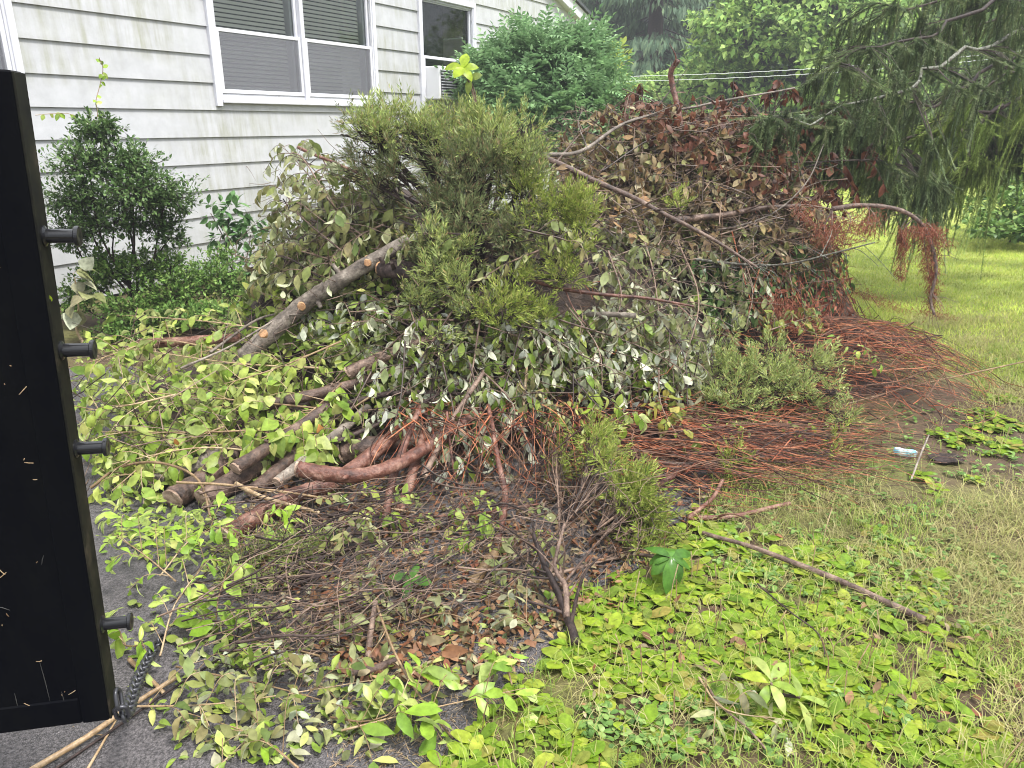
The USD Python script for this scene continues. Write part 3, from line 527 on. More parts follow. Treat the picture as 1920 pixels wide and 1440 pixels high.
for q in range(26):
    pth = vp if q < 15 else vp2; c = pth[r.integers(2, len(pth) - 1)]; d = unit(r.normal(size=3) + [0, 0, -.4]); tv, tf = leaf_template('ovate', r.uniform(.035, .065), .035, .2, .2)
    obj('leaf', place(tv, [c], frames(d[None], np.array([[.5, -.8, .4]])))[0], tf, M['fresh'], vine)
# large pinnate shrub at the far house corner
pin_t = MB()
for q in range(11):
    y = .05 + .24 * (q // 2) / 5; s_ = -1 if q % 2 else 1; l_ = .11 - .05 * abs(q - 4) / 8; tv, tf = np.array([[0, 0, 0], [-.018, l_ * .45, .004], [0, l_, -.02], [.018, l_ * .45, .004]]), np.array([[0, 2, 1], [0, 3, 2]])
    ang = s_ * (1.05 if q < 10 else 0); c_, s2 = math.cos(ang), math.sin(ang); v = tv.copy(); v = np.c_[tv[:, 0] * c_ + tv[:, 1] * s2, -tv[:, 0] * s2 + tv[:, 1] * c_, tv[:, 2]]; pin_t.add(v + [0, y, -.5 * y * y], tf)
pin_t = [pin_t.get()]
bush('pinnate_shrub', 'large round feathery leaved green shrub at the far house corner', 'shrub',
     cl([(x, y + 34, q * .92, w_ * .9, e_, d_) for x, y, q, w_, e_, d_ in [(925, 130, 55, 60, 0, .6), (1000, 80, 60, 60, 0, .6), (1080, 100, 70, 60, 0, .6), (970, 170, 70, 60, -.4, .6), (1060, 170, 90, 60, -.4, .6), (1130, 160, 50, 70, 0, .6), (890, 110, 34, 34, .1, .3), (1010, 60, 40, 35, 0, .4), (1090, 60, 35, 30, .1, .4), (1010, 215, 90, 45, -.3, .6), (1110, 215, 60, 45, 0, .6), (955, 75, 35, 30, .2, .3)]], 12.0),
     M['pinnate'], pin_t, 4.2, P(1020, 300, Y=12) * [1, 1, 0], M['bark_dark'], .012, rng=r, sub=3, up=.15, shell=.45)
bush('yellow_shrub', 'yellow green bush behind the feathery leaved shrub at the house corner', 'shrub', cl([(1125, 110, 30, 36, 0, .6), (1150, 130, 32, 50, 0, .6), (1165, 190, 30, 40, 0, .6)], 17),
     M['yshrub'], [leaf_template('ovate', .12, .07, .2, .2)], 4, P(1140, 290, Y=17) * [1, 1, 0], M['bark_dark'], .012, rng=r, sub=4)

# ------------------------------------------------------------------ trees beyond the lawn
def broad_tree(name, label, base, height, spread, mat, rng, n=260, leaf=.16, low=.12, trunk=.18, group=None):
    root = thing(name, label, 'tree', base, group=group); base = np.array(base, float); tr, cr = MB(), MB()
    tr.add(*tube(curve([base, base + [.1, 0, height * .3], base + [0, .1, height * .75]], 8), np.linspace(trunk, trunk * .3, 8), 8))
    cs = []
    for q in range(n):
        h = low + (1 - low) * rng.random()**.9; w = math.sin(math.pi * min(1, .16 + .84 * (1 - (h - low) / (1 - low)) ** .8) ) if False else math.sqrt(max(.02, 1 - ((h - low) / (1 - low) * 1.05 - .35)**2 / .5))
        a = rng.random() * 6.28; rr = spread * w * (.35 + .65 * rng.random()**.5)
        cs.append(base + [math.cos(a) * rr, math.sin(a) * rr, height * h])
    cs = np.array(cs); sz = rng.uniform(.35, .8, n) * spread * .28
    for k in range(0, n, 6): tr.add(*tube(curve([base + [0, 0, height * rng.uniform(.2, .5)], cs[k] * .5 + (base + [0, 0, height * .5]) * .5, cs[k]], 6), np.linspace(trunk * .35, .02, 6), 5))
    m_ = 55; d = unit(rng.normal(size=(n, m_, 3)) + [0, 0, .25]); o = (cs[:, None] + d * (sz[:, None] * rng.uniform(.55, 1.05, (n, m_)))[..., None] * [1, 1, .6]).reshape(-1, 3)
    dd = unit(d.reshape(-1, 3) * .5 + rng.normal(0, .5, o.shape) + [0, 0, -.25]); q4 = (np.array([[0, 0, 0], [-.32, .45, .05], [0, 1, -.15], [.32, .45, .05]]), np.array([[0, 2, 1], [0, 3, 2]]))
    leaves(cr, [q4], o, dd, unit(np.array([0, -.3, 1.]) + rng.normal(0, .35, o.shape)), leaf * rng.uniform(.6, 1.3, len(o)), rng)
    tr.build('trunk', M['bark_dark'], root); cr.build('crown', mat, root, kind='stuff'); return root
def conifer(name, label, base, height, spread, mat, rng, droop=.5, needle=.16, group=None, nb=46, low=.06):
    root = thing(name, label, 'tree', base, group=group); base = np.array(base, float); tr, cr = MB(), MB()
    tr.add(*tube(np.array([base, base + [0, 0, height * .5], base + [0, 0, height]]), [height * .022, height * .012, .02], 7))
    O, D = [], []
    for q in range(nb):
        h = low + (1 - low) * (q + rng.random()) / nb; L = spread * (1 - h)**.8 * rng.uniform(.75, 1.1) + .15
        for a in rng.random(6) * 6.28:
            dr = np.array([math.cos(a), math.sin(a), 0]); t = np.linspace(.15, 1, 9); p = base + [0, 0, height * h] + dr * (L * t)[:, None] + np.array([0, 0, 1.]) * (-droop * L * t**1.3 + .28 * L * t**3)[:, None]
            tr.add(*thin_tubes(p[None], .02, .006))
            for k in range(3):
                m_ = 18; s_ = np.cross(dr, [0, 0, 1.]); o = p[rng.integers(1, 9, m_)] + s_ * rng.normal(0, .12 * L, (m_, 1)); O.append(o); D.append(unit(dr * rng.uniform(.1, .6, (m_, 1)) + s_ * rng.normal(0, .35, (m_, 1)) + [0, 0, -1.0]))
    O, D = np.vstack(O), np.vstack(D); q4 = (np.array([[0, 0, 0], [-.13, .4, .02], [0, 1, 0], [.13, .4, -.02]]), np.array([[0, 2, 1], [0, 3, 2]]))
    leaves(cr, [q4], O, D, unit(np.array([0, -1., .4]) + rng.normal(0, .5, O.shape)), needle * 2.2 * rng.uniform(.6, 1.5, len(O)), rng)
    tr.build('trunk', M['bark_dark'], root); cr.build('crown', mat, root, kind='stuff'); return root
r = np.random.default_rng(21)
for x, Y, h, sp, lab in ((1110, 33, 15, 3.2, 'tall dark conifer just right of the house roof edge'), (1215, 30, 17, 3.4, 'tall drooping dark conifer behind the wires'), (1310, 35, 16, 3.4, 'dark hazy conifer partly behind the light green tree'), (1030, 37, 15, 3.4, 'dark conifer behind the house roof line'), (1430, 44, 19, 3.8, 'tallest far conifer above the light green tree')):
    conifer('far_conifer', lab, P(x, 300, Y=Y) * [1, 1, 0], h, sp, M['tree_conifer'], r, group='conifers beyond the lawn')
for x, Y, h, sp, mt, lab in ((1400, 24, 5.6, 2.4, 'tree_green', 'light green leafy tree left of the near spruce'), (1530, 23, 5.8, 2.6, 'tree_green', 'light green leafy tree touching the near spruce tips'), (1240, 27, 3.0, 2.4, 'tree_green', 'low green bush below the far conifers'), (1330, 26, 2.7, 2.0, 'tree_green', 'low green bush behind the upright cut stem'), (1180, 31, 3.4, 2.0, 'tree_green', 'green bush beside the feathery shrub'),
                             (1700, 34, 7.5, 4.0, 'tree_green', 'green tree seen through the spruce boughs'), (1860, 30, 7.0, 3.8, 'tree_green', 'green tree behind the right side of the spruce'), (2020, 24, 7.0, 4.0, 'tree_green', 'green tree at the far right beyond the lawn'), (1600, 40, 8.0, 4.5, 'tree_green', 'distant green tree between the light trees and spruce')):
    broad_tree('leafy_tree', lab, P(x, 300, Y=Y) * [1, 1, 0], h, sp, M[mt], r, leaf=.20, low=.05, group='leafy trees beyond the lawn')
# the wood that closes the view
cr = MB(); n = 26000; x = r.uniform(-10, 75, n); y = 52 + 6 * r.random(n) + .0 * x; top = 10 + 5 * meshkit.fbm(np.c_[x * .25, y * .1, 0 * x], 3); z = top * r.random(n)**.8
q4 = (np.array([[0, 0, 0], [-.4, .45, .05], [0, 1, -.15], [.4, .45, .05]]), np.array([[0, 2, 1], [0, 3, 2]]))
leaves(cr, [q4], np.c_[x, y, z], unit(r.normal(size=(n, 3)) + [0, 0, -.3]), unit(np.array([0, -1, .6]) + r.normal(0, .4, (n, 3))), r.uniform(.6, 1.2, n), r)
cr.build('far_wood', M['tree_conifer'], kind='stuff', label='far green wood closing off the lawn', cat='wood')
bush('ivy_mound', 'dark green leafy ground shrub at the right edge beyond the spruce', 'shrub', cl([(1890, 390, 55, 40, 0, .8), (1940, 350, 60, 40, .5, .8), (1850, 425, 35, 16, -.6, .5), (1930, 430, 40, 25, -.6, .5)], 11), M['shrub_low'],
     [leaf_template('ovate', .09, .06, .2, .2)], 8, P(1900, 450, Y=11) * [1, 1, 0], M['bark_dark'], .006, rng=r, sub=4)
wire_m = material('wire_pale', {'pb': ('principled_bsdf', {'base_color': (.55, .56, .56), 'roughness': .5})}, [], surface='pb.BSDF')
for (a, b, lab) in (((1170, 136), (1480, 118), 'upper pale wire strung across in front of the far trees'), ((1170, 145), (1480, 128), 'lower pale wire strung across in front of the far trees')):
    p0, p1 = P(a[0] - 150, a[1] + 9, Y=14.5), P(b[0] + 500, b[1] - 30, Y=14.5); t = np.linspace(0, 1, 24)[:, None]
    obj('utility_wire', *tube(p0 + (p1 - p0) * t - [0, 0, .12] * (4 * t * (1 - t)), .0045, 5), wire_m, cat='wire', label=lab)
# ------------------------------------------------------------------ the near spruce at the right
r = np.random.default_rng(31)
def strand_template(L, nn, rng, nl=.026):
    t = np.sort(rng.random(nn)); a = rng.random(nn) * 6.28; bend = rng.normal(0, .07, 2)
    c = np.c_[bend[0] * t**2 * L, bend[1] * t**2 * L, -t * L]
    d = unit(np.c_[np.cos(a), np.sin(a), -rng.uniform(.35, .9, nn)]); n_ = nl * rng.uniform(.7, 1.15, nn)[:, None] * (1 - .35 * t[:, None])
    s = unit(np.cross(d, [.3, .2, 1.0])) * .0021
    v = np.stack([c - s, c + s, c + d * n_], 1).reshape(-1, 3); f = np.arange(nn * 3).reshape(-1, 3)
    tv, tf = tube(np.c_[bend[0] * np.linspace(0, 1, 4)**2 * L, bend[1] * np.linspace(0, 1, 4)**2 * L, -np.linspace(0, 1, 4) * L], [.003, .003, .0025, .0015], 3, cap=False)
    return np.vstack([v, tv]), np.vstack([f, tf + len(v)])
STR = [strand_template(.34, 250, r), strand_template(.44, 310, r), strand_template(.24, 190, r), strand_template(.54, 370, r)]
SPT = P(2090, 400, Y=8.7) * [1, 1, 0]
spruce = thing('spruce_tree', 'near spruce with long drooping boughs hanging over the lawn', 'tree', SPT)
obj('trunk', *tube(curve([SPT, SPT + [0, 0, 3], SPT + [0, 0, 9]], 12), np.linspace(.24, .06, 12), 12), M['bark_dark'], spruce)
BOUGHS = [ # pixel path with distance, hanging length factor, strands
    ([(2090, -120, 8.6), (1880, -40, 7.6), (1740, 0, 7.0), (1620, 20, 6.7)], .9, 110), ([(2090, -40, 8.6), (1900, 0, 7.3), (1740, 50, 6.6), (1600, 95, 6.2), (1555, 120, 6.1)], .8, 150),
    ([(2090, 20, 8.6), (1920, 62, 7.4), (1760, 122, 6.5), (1640, 175, 5.9), (1500, 215, 5.6), (1385, 258, 5.5)], .62, 170), ([(2090, 90, 8.6), (1880, 130, 7.6), (1740, 190, 6.9), (1600, 225, 6.4), (1520, 240, 6.2)], .85, 150),
    ([(2090, 160, 8.6), (1900, 190, 7.6), (1760, 235, 7.0), (1650, 270, 6.7), (1570, 290, 6.5)], .75, 140), ([(2090, 120, 8.7), (1960, 170, 8.0), (1880, 220, 7.6), (1800, 270, 7.3)], 1.0, 130),
    ([(2090, 60, 8.7), (1990, 100, 8.2), (1900, 140, 7.9), (1830, 190, 7.7)], 1.0, 120), ([(2090, 200, 8.7), (1990, 215, 8.1), (1900, 250, 7.8), (1860, 290, 7.6)], .8, 100),
    ([(2090, 0, 8.9), (1950, 20, 8.8), (1820, 60, 8.6), (1700, 110, 8.4)], 1.0, 120), ([(2090, 60, 9.2), (1900, 110, 9.2), (1780, 170, 9.0), (1690, 220, 8.9)], .9, 110),
    ([(2090, -200, 8.9), (1950, -120, 8.4), (1850, -60, 8.2), (1780, -10, 8.0)], 1.0, 110), ([(2090, 120, 9.2), (1960, 160, 9.0), (1820, 240, 8.6), (1740, 290, 8.4)], .9, 90),
    ([(2090, 260, 8.6), (1960, 270, 8.0), (1860, 300, 7.6), (1790, 320, 7.4)], .8, 90), ([(2090, 80, 8.2), (1930, 120, 7.2), (1830, 180, 6.8), (1760, 230, 6.6)], .9, 110), 
    ([(1870, 215, 7.5), (1820, 280, 7.2), (1803, 330, 7.0), (1800, 350, 7.0)], .95, 60), ([(1800, 250, 7.2), (1750, 290, 7.0), (1735, 335, 6.9)], .85, 80), ([(1720, 250, 6.9), (1680, 290, 6.7), (1640, 315, 6.6)], .75, 80), ([(1960, 180, 7.6), (1900, 250, 7.3), (1880, 285, 7.2)], .7, 70), ([(1660, 240, 6.6), (1600, 285, 6.4), (1560, 300, 6.3)], .5, 60)]
for q, (pth, hang, ns) in enumerate(BOUGHS):
    c = curve([P(x, y, Y=Y) for x, y, Y in pth], 24); c = c + (np.stack([meshkit.noise(c * 2.6 + 3.3 * q_ + q) for q_ in range(3)], 1) - .5) * .22; br = obj('bough', *tube(c, np.linspace(.022, .004, 24), 6), M['lichen'] if q == 2 else M['bark_dark'], spruce)
    ax = unit(c[-1] - c[0]); side = unit(np.cross(ax, [0, 0, 1.0])); fo, tw = MB(), MB(); ns = int(ns * .80)
    ncl = max(4, ns // 9); ck = 3 + 20 * r.random(ncl)**.75; cs_ = r.normal(0, .34, ncl) * (1.25 - ck / 26); ch = r.uniform(.55, 1.5, ncl)   # clumps along the bough, each its own length
    w_ = r.integers(ncl, size=ns); k = np.clip(ck[w_] + r.normal(0, .55, ns), 2, 23).astype(int); lat = cs_[w_] + r.normal(0, .05, ns)
    o = c[k] + (side + ax * (.25 + .75 * r.random(ncl)[w_])[:, None] + [0, 0, 1.] * r.normal(0, .22, ncl)[w_][:, None]) * np.array([1, 1, 1.]) * lat[:, None] * np.where(lat[:, None] > 0, 1, 1) + ax * np.where(lat < 0, -2 * lat * .5, 0)[:, None] + [0, 0, 1.0] * (-.5 * np.abs(lat)[:, None] + .02); RN = []
    tw.add(*thin_tubes(np.stack([c[k], (c[k] + o) / 2 + [0, 0, .03] + r.normal(0, .015, o.shape), o], 1), .0028, .0015)); o2 = o
    pick = r.integers(4, size=ns)
    for kk in range(4):
        i = np.nonzero(pick == kk)[0]; tv, tf = STR[kk]
        for rep in range(2):
            a = r.random(len(i)) * 6.28; dn = unit(np.c_[r.normal(0, .17, (len(i), 2)), -np.ones(len(i))] + ax * r.uniform(.0, .4, (len(i), 1)) * [1, 1, .4]); z_ = -dn; x_ = unit(np.cross(z_, np.c_[np.cos(a), np.sin(a), 0 * a])); y_ = np.cross(z_, x_)
            sc = hang * ch[w_[i]] * r.uniform(.6, 1.25, len(i)) * (1.25 - .5 * np.minimum(k[i], 23) / 23); wd = r.uniform(1.0, 1.5, len(i))
            v = np.einsum('nvk,nkj->nvj', tv[None] * np.stack([wd, wd, sc], 1)[:, None], np.stack([x_, y_, z_], 1)) + (o2[i] + r.normal(0, .03, (len(i), 3)))[:, None]
            fo.add(v.reshape(-1, 3), (tf[None] + (np.arange(len(i)) * len(tv))[:, None, None]).reshape(-1, 3)); RN.append(np.repeat(r.random(len(i)), len(tv)))
    def along(A, B):                                  # needles clothing a twig from A to B
        z_ = unit(A - B); x_ = unit(np.cross(z_, r.normal(size=A.shape))); y_ = np.cross(z_, x_); tv, tf = STR[2]; L_ = np.linalg.norm(B - A, axis=1) / .24
        v = np.einsum('nvk,nkj->nvj', tv[None] * np.stack([np.ones(len(A)), np.ones(len(A)), L_], 1)[:, None], np.stack([x_, y_, z_], 1)) + A[:, None]
        fo.add(v.reshape(-1, 3), (tf[None] + (np.arange(len(A)) * len(tv))[:, None, None]).reshape(-1, 3)); RN.append(np.repeat(r.random(len(A)), len(tv)))
    along(c[k], o2 + (o2 - c[k]) * .3); along(c[9:-1], c[10:] + unit(c[10:] - c[9:-1]) * .05)
    along(c[-4:], c[-4:] + ax * .22 + r.normal(0, .07, (4, 3)) - [0, 0, .05])
    tw.build('twigs', M['bark_dark'], br, kind='stuff'); fo.build('needles', M['spruce'] if q not in (4, 13, 14, 12) else M['spruce_new'], br, kind='stuff', rnd=np.clip(np.concatenate(RN) + r.normal(0, .06, sum(map(len, RN))), 0, .999))
cone_m = noise_mat('green_cone', [(.20, .22, .05), (.32, .34, .09)], scale=60, rough=.5)
for px, py in ((1392, 268), (1415, 262), (1372, 278)):
    top = P(px, py, Y=5.5); L = .125; mb = MB(); rows = 13
    for i in range(rows):
        s = (i + .5) / rows; rad = .0165 * math.sin(math.pi * min(.97, .12 + .82 * s))**.7
        for j in range(8):
            a = j * math.pi / 4 + i * .39; c_ = top + np.array([math.cos(a) * rad, math.sin(a) * rad, -s * L]) + [0.015 * s, 0, 0]; o_ = np.array([math.cos(a), math.sin(a), -.4]); t_ = np.array([-math.sin(a), math.cos(a), 0])
            mb.add(np.array([c_ - t_ * .0075 + [0, 0, .004], c_ + o_ * .006 - [0, 0, .006], c_ + t_ * .0075 + [0, 0, .004], c_ - o_ * .01]), [[0, 1, 2], [0, 3, 1], [2, 1, 3], [0, 2, 3]])
    mb.tm(trimesh.creation.icosphere(2, 1.0).apply_transform(np.diag([.0135, .0135, L / 2, 1])).apply_translation(top + [.0075, 0, -L / 2]))
    mb.build('cone', cone_m, spruce)

# ------------------------------------------------------------------ the brush pile: inside of the heap
r = np.random.default_rng(41)
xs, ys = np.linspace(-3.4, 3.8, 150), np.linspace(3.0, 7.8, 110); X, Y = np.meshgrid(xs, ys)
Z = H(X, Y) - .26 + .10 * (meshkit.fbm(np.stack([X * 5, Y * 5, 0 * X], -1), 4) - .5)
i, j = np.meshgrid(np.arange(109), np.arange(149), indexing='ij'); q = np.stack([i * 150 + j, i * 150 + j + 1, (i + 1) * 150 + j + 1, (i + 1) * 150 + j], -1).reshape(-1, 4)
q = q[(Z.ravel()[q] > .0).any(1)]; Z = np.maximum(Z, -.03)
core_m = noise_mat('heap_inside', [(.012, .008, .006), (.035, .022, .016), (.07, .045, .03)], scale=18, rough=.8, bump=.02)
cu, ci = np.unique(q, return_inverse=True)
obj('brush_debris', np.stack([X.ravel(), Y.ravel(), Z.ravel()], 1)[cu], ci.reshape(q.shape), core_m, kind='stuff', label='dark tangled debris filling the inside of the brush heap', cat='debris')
WT = {k: [leaf_template(kd, 1.0, w, fold=f, curl=c, wave=wv, twist=tw) for f, c, wv, tw in ((.2, .2, .1, 0), (.5, .5, .15, .3), (.35, .8, .2, -.4), (.8, .35, .1, .2), (.25, -.2, .25, .5))] for k, kd, w in (('ovate', 'ovate', .52), ('elliptic', 'elliptic', .46), ('heart', 'heart', .82), ('lance', 'lance', .34), ('round', 'round', .72), ('spoon', 'spoon', .5))}
def normal_H(p):
    e = .03; gx_, gy_ = (H(p[:, 0] + e, p[:, 1]) - H(p[:, 0] - e, p[:, 1])) / (2 * e), (H(p[:, 0], p[:, 1] + e) - H(p[:, 0], p[:, 1] - e)) / (2 * e); return unit(np.stack([-gx_, -gy_, np.ones(len(p))], 1))
def filler(label, poly, n, mat, kind, L, rng, depth=(-.18, .05), down=.9):
    q = in_poly(poly, n, rng); mbl = MB(); pts = np.zeros((n, 3)); offs = rng.uniform(*depth, n)
    for o in np.linspace(depth[0], depth[1], 6):
        s = np.abs(offs - o) <= (depth[1] - depth[0]) / 10 + 1e-9; pts[s] = hit(q[s, 0], q[s, 1], o)[0]
    pts = pts[(pts[:, 1] < 8.5)]; n = len(pts); N = normal_H(pts)
    d = unit(N * .35 + rng.normal(0, .62, (n, 3)) + [0, 0, -down]); pts[:, 2] = np.maximum(pts[:, 2], .03)
    leaves(mbl, WT[kind], pts, d, unit(N + [0, -.3, .2] + rng.normal(0, .55, (n, 3))), L * rng.uniform(.4, 1.2, n), rng)
    mbl.build('loose_leaves', M[mat], kind='stuff', label=label, cat='leaves')
filler('wilted olive leaves massed beside the siding', [(500, 290), (600, 270), (740, 330), (790, 450), (640, 560), (470, 540), (460, 430)], 1500, 'wilt_olive', 'ovate', .085, r)
filler('yellow green leaf bed sprawling over the driveway', [(140, 640), (330, 575), (520, 530), (650, 600), (720, 720), (600, 840), (320, 880), (190, 900), (140, 760)], 2100, 'bed', 'ovate', .085, r, down=.45)
filler('green leaves hanging at the heap front', [(540, 570), (760, 500), (1000, 560), (1200, 600), (1340, 650), (1260, 760), (1060, 740), (930, 830), (760, 790), (640, 700)], 1500, 'silver', 'ovate', .075, r)
filler('yellow green leaves scattered through the heap front', [(540, 570), (760, 500), (1000, 560), (1200, 600), (1330, 660), (1240, 730), (1060, 720), (900, 780), (760, 770), (640, 700)], 600, 'bed', 'ovate', .072, r)
filler('olive leaves scattered through the heap front', [(540, 570), (760, 500), (1000, 560), (1200, 600), (1320, 650), (1240, 720), (1060, 720), (900, 780), (760, 760), (640, 700)], 700, 'wilt_olive', 'ovate', .075, r)
filler('pale grey green leaves on the heap', [(1100, 420), (1250, 380), (1430, 480), (1400, 650), (1290, 740), (1140, 640)], 1300, 'pale', 'elliptic', .075, r)
filler('dry brown leaves along the heap top', [(980, 225), (1150, 195), (1400, 205), (1540, 270), (1580, 430), (1500, 500), (1250, 480), (1080, 400)], 2600, 'brown', 'ovate', .095, r, depth=(-.15, .14))
filler('wilted olive leaves among the dry brown ones', [(1000, 260), (1200, 240), (1450, 290), (1560, 430), (1500, 560), (1250, 500), (1080, 420)], 900, 'wilt_olive', 'ovate', .085, r, depth=(-.1, .08))
filler('dark red brown leaves at the heap back', [(1130, 215), (1240, 190), (1400, 175), (1540, 240), (1600, 360), (1500, 400), (1300, 300)], 1150, 'darkred', 'ovate', .085, r, depth=(-.1, .24))
filler('dark green leaves low behind the red twigs', [(1290, 470), (1580, 440), (1600, 560), (1450, 610), (1330, 600)], 800, 'shrub', 'ovate', .085, r)
filler('rusty dead needles low behind the red twigs', [(1380, 500), (1590, 480), (1600, 600), (1480, 610)], 900, 'rust', 'lance', .06, r)
tw = MB()
for poly, n, kinds in (([(480, 280), (760, 300), (1000, 260), (1400, 210), (1600, 330), (1580, 560), (1300, 640), (1200, 760), (760, 800), (400, 880), (150, 880), (140, 640), (460, 520)], 1500, 0),):
    q = in_poly(poly, n, r); p0 = hit(q[:, 0], q[:, 1], 0.02)[0]; p0 = p0 + r.normal(0, .05, p0.shape); a = r.random(n) * 6.28; L = r.uniform(.12, .5, n); d = unit(np.c_[np.cos(a), np.sin(a) * .7, r.normal(-.1, .45, n)]) * L[:, None]
    bendv = r.normal(0, .12, (n, 3)) * L[:, None]; Pm = np.stack([p0 - d / 2, p0 - d / 6 + bendv, p0 + d / 6 + bendv * .9, p0 + d / 2], 1); Pm[..., 2] = np.maximum(Pm[..., 2], .02)
    tw.add(*thin_tubes(Pm, r.uniform(.002, .0045, n), .0012))
q = in_poly([(990, 240), (1150, 200), (1400, 190), (1560, 260), (1590, 420), (1500, 520), (1280, 500), (1080, 420)], 800, r); p0 = hit(q[:, 0], q[:, 1], 0.06)[0]; a = r.random(800) * 6.28; L = r.uniform(.15, .6, 800); d = unit(np.c_[np.cos(a), np.sin(a) * .6, r.normal(0, .5, 800)]) * L[:, None]; bendv = r.normal(0, .14, (800, 3)) * L[:, None]
tw.add(*thin_tubes(np.stack([p0 - d / 2, p0 - d / 6 + bendv, p0 + d / 6 + bendv * .9, p0 + d / 2], 1), r.uniform(.0022, .0045, 800), .0012))
tw.build('brush_twigs', M['twig_brown'], kind='stuff', label='countless thin brown twigs tangled all through the heap', cat='twigs')

# ------------------------------------------------------------------ logs and bare branches
r = np.random.default_rng(51)
def bark_tube(path, r0, r1, rng, sides=12, n=26, rough=.05):
    c = curve(path, n); c = c + meshkit.noise(c * 4.1)[:, None] * .012 - .006
    rad = np.linspace(r0, r1, n) * (1 + .10 * (meshkit.noise(c * 9) - .5)); return c, rad
def log(name, label, path, r0, r1, mat, cut=None, cat='log', ends=(True, False), sides=12, knots=0, group=None):
    path = [np.array(p, float) for p in path]; root = thing(name, label, cat, path[0], group=group); r0, r1 = r0 * .86, r1 * .86
    c, rad = bark_tube(path, r0, r1, r, sides, 40); obj('bark', *tube(c, rad, sides, cap=True, bump=.045, rng=r), mat, root)
    for q in range(2 if r0 > .02 else 0):
        i_ = r.integers(8, 34); d = unit(r.normal(size=3) + [0, -.4, .6]); t_ = unit(c[i_ + 1] - c[i_]); d = unit(d - t_ * (d @ t_) * .6); obj('side_stub', *tube(np.array([c[i_], c[i_] + d * rad[i_] * 1.25, c[i_] + d * rad[i_] * r.uniform(1.5, 2.4)]), [rad[i_] * .42, rad[i_] * .3, rad[i_] * .24], 7, bump=.06, rng=r), mat, root)
    if cut is not None:
        for e, on in ((0, ends[0]), (-1, ends[1])):
            if on:
                a = c[1] - c[0] if e == 0 else c[-2] - c[-1]; a = unit(a); tilt = unit(a + .35 * np.array([0, -.3, .5]) * (1 if e == 0 else .5)); x = unit(np.cross(tilt, [0, 0, 1.0])); y = np.cross(tilt, x); th = np.arange(20) * 2 * math.pi / 20
                R_ = rad[e] * 1.0; base = c[e] - a * .004; rim = base + R_ * (np.cos(th)[:, None] * x + np.sin(th)[:, None] * y) * (1 + .03 * r.normal(size=(20, 1))); back = base + a * .02
                v = np.vstack([rim, rim * .45 + base * .55 - a * .002, [base - a * .003], rim * .96 + (c[e] + a * .03) * .04 + a * .012]); k = np.arange(20); f = []
                for i_ in k: j_ = (i_ + 1) % 20; f += [(i_, 20 + i_, 20 + j_), (i_, 20 + j_, j_), (20 + i_, 40, 20 + j_), (i_, j_, 41 + j_), (i_, 41 + j_, 41 + i_)]
                obj('cut_face', v, f, cut, root, smooth=False)
    for i_ in (6, 14, 30)[:knots]:
        d = unit(np.array([r.normal(0, .4), -1, .5])); d = d - unit(c[i_ + 1] - c[i_]) * (d @ unit(c[i_ + 1] - c[i_])); d = unit(d); p = c[i_] + d * rad[i_] * .55
        obj('knot', *tube(np.array([p, p + d * rad[i_] * .48, p + d * rad[i_] * .50]), [rad[i_] * .62, rad[i_] * .5, rad[i_] * .42], 11, bump=.08, rng=r), M['cut_orange'], root)
    return root, c
def Q(px, py, off=.06): return hp(px, py, off)
log('trunk_pole', 'thick grey brown trunk propped diagonally up the heap with pruned orange knots', [Q(448, 680, .02), Q(560, 578, .12), Q(660, 512, .16), Q(768, 450, .16)], .062, .044, M['bark_grey'], M['cutwood'], 'trunk', knots=3)
log('cut_log', 'cut log whose pale sawn end lies nearest the tailgate', [P(322, 938, z=.055), P(400, 885, z=.075), P(470, 832, z=.11), P(600, 745, z=.22)], .058, .05, M['bark_brown'], M['cutwood'])
log('cut_log', 'cut log lying parallel beside the sawn log nearest the tailgate', [P(380, 938, z=.055), P(455, 890, z=.08), P(545, 825, z=.12), P(650, 730, z=.25)], .056, .046, M['bark_brown'], M['cutwood'])
log('cut_log', 'curved red brown log with oval sawn end facing the viewer', [P(560, 880, z=.22), P(620, 890, z=.2), P(700, 888, z=.19), P(790, 845, z=.2), P(900, 770, z=.25)], .042, .03, M['bark_red'], M['cutwood'])
log('cut_log', 'long straight red brown log under the curved one', [P(425, 1003, z=.045), P(540, 935, z=.07), P(640, 895, z=.1), P(760, 800, z=.2)], .046, .04, M['bark_red'], M['cutwood'])
log('cut_log', 'slim straight brown log fanning out above the second sawn log', [P(470, 925, z=.05), P(540, 865, z=.1), P(640, 780, z=.18), P(720, 715, z=.28)], .038, .032, M['bark_brown'], M['cutwood'])
log('cut_log', 'slim straight tan brown log between the sawn logs and the curved one', [P(520, 905, z=.12), P(600, 840, z=.17), P(690, 765, z=.25)], .030, .026, M['bark_grey'], M['cutwood'])
log('cut_log', 'dark brown log half hidden among the parallel logs', [P(440, 880, z=.16), P(540, 815, z=.2), P(640, 745, z=.3)], .035, .03, M['bark_brown'], M['cutwood'])
log('cut_log', 'short weathered stump end behind the two sawn logs', [P(285, 905, z=.05), P(350, 875, z=.08), P(420, 850, z=.1)], .05, .045, M['bark_grey'], M['cutwood'])
log('cut_log', 'pinkish bare log lying flat at the back of the leaf bed', [Q(265, 645, .05), Q(330, 640, .06), Q(450, 632, .06)], .036, .032, M['bark_red'], M['cutwood'])
log('cut_log', 'log with dark sawn end poking out below the grey trunk', [Q(655, 697, .08), Q(720, 668, .04), Q(830, 630, -.05)], .040, .036, M['bark_brown'], M['cutwood'])
log('cut_log', 'mossy brown log crossing the leaf bed', [Q(440, 768, .07), Q(560, 745, .07), Q(670, 718, .04), Q(760, 690, -.05)], .036, .03, M['bark_brown'], M['cutwood'])
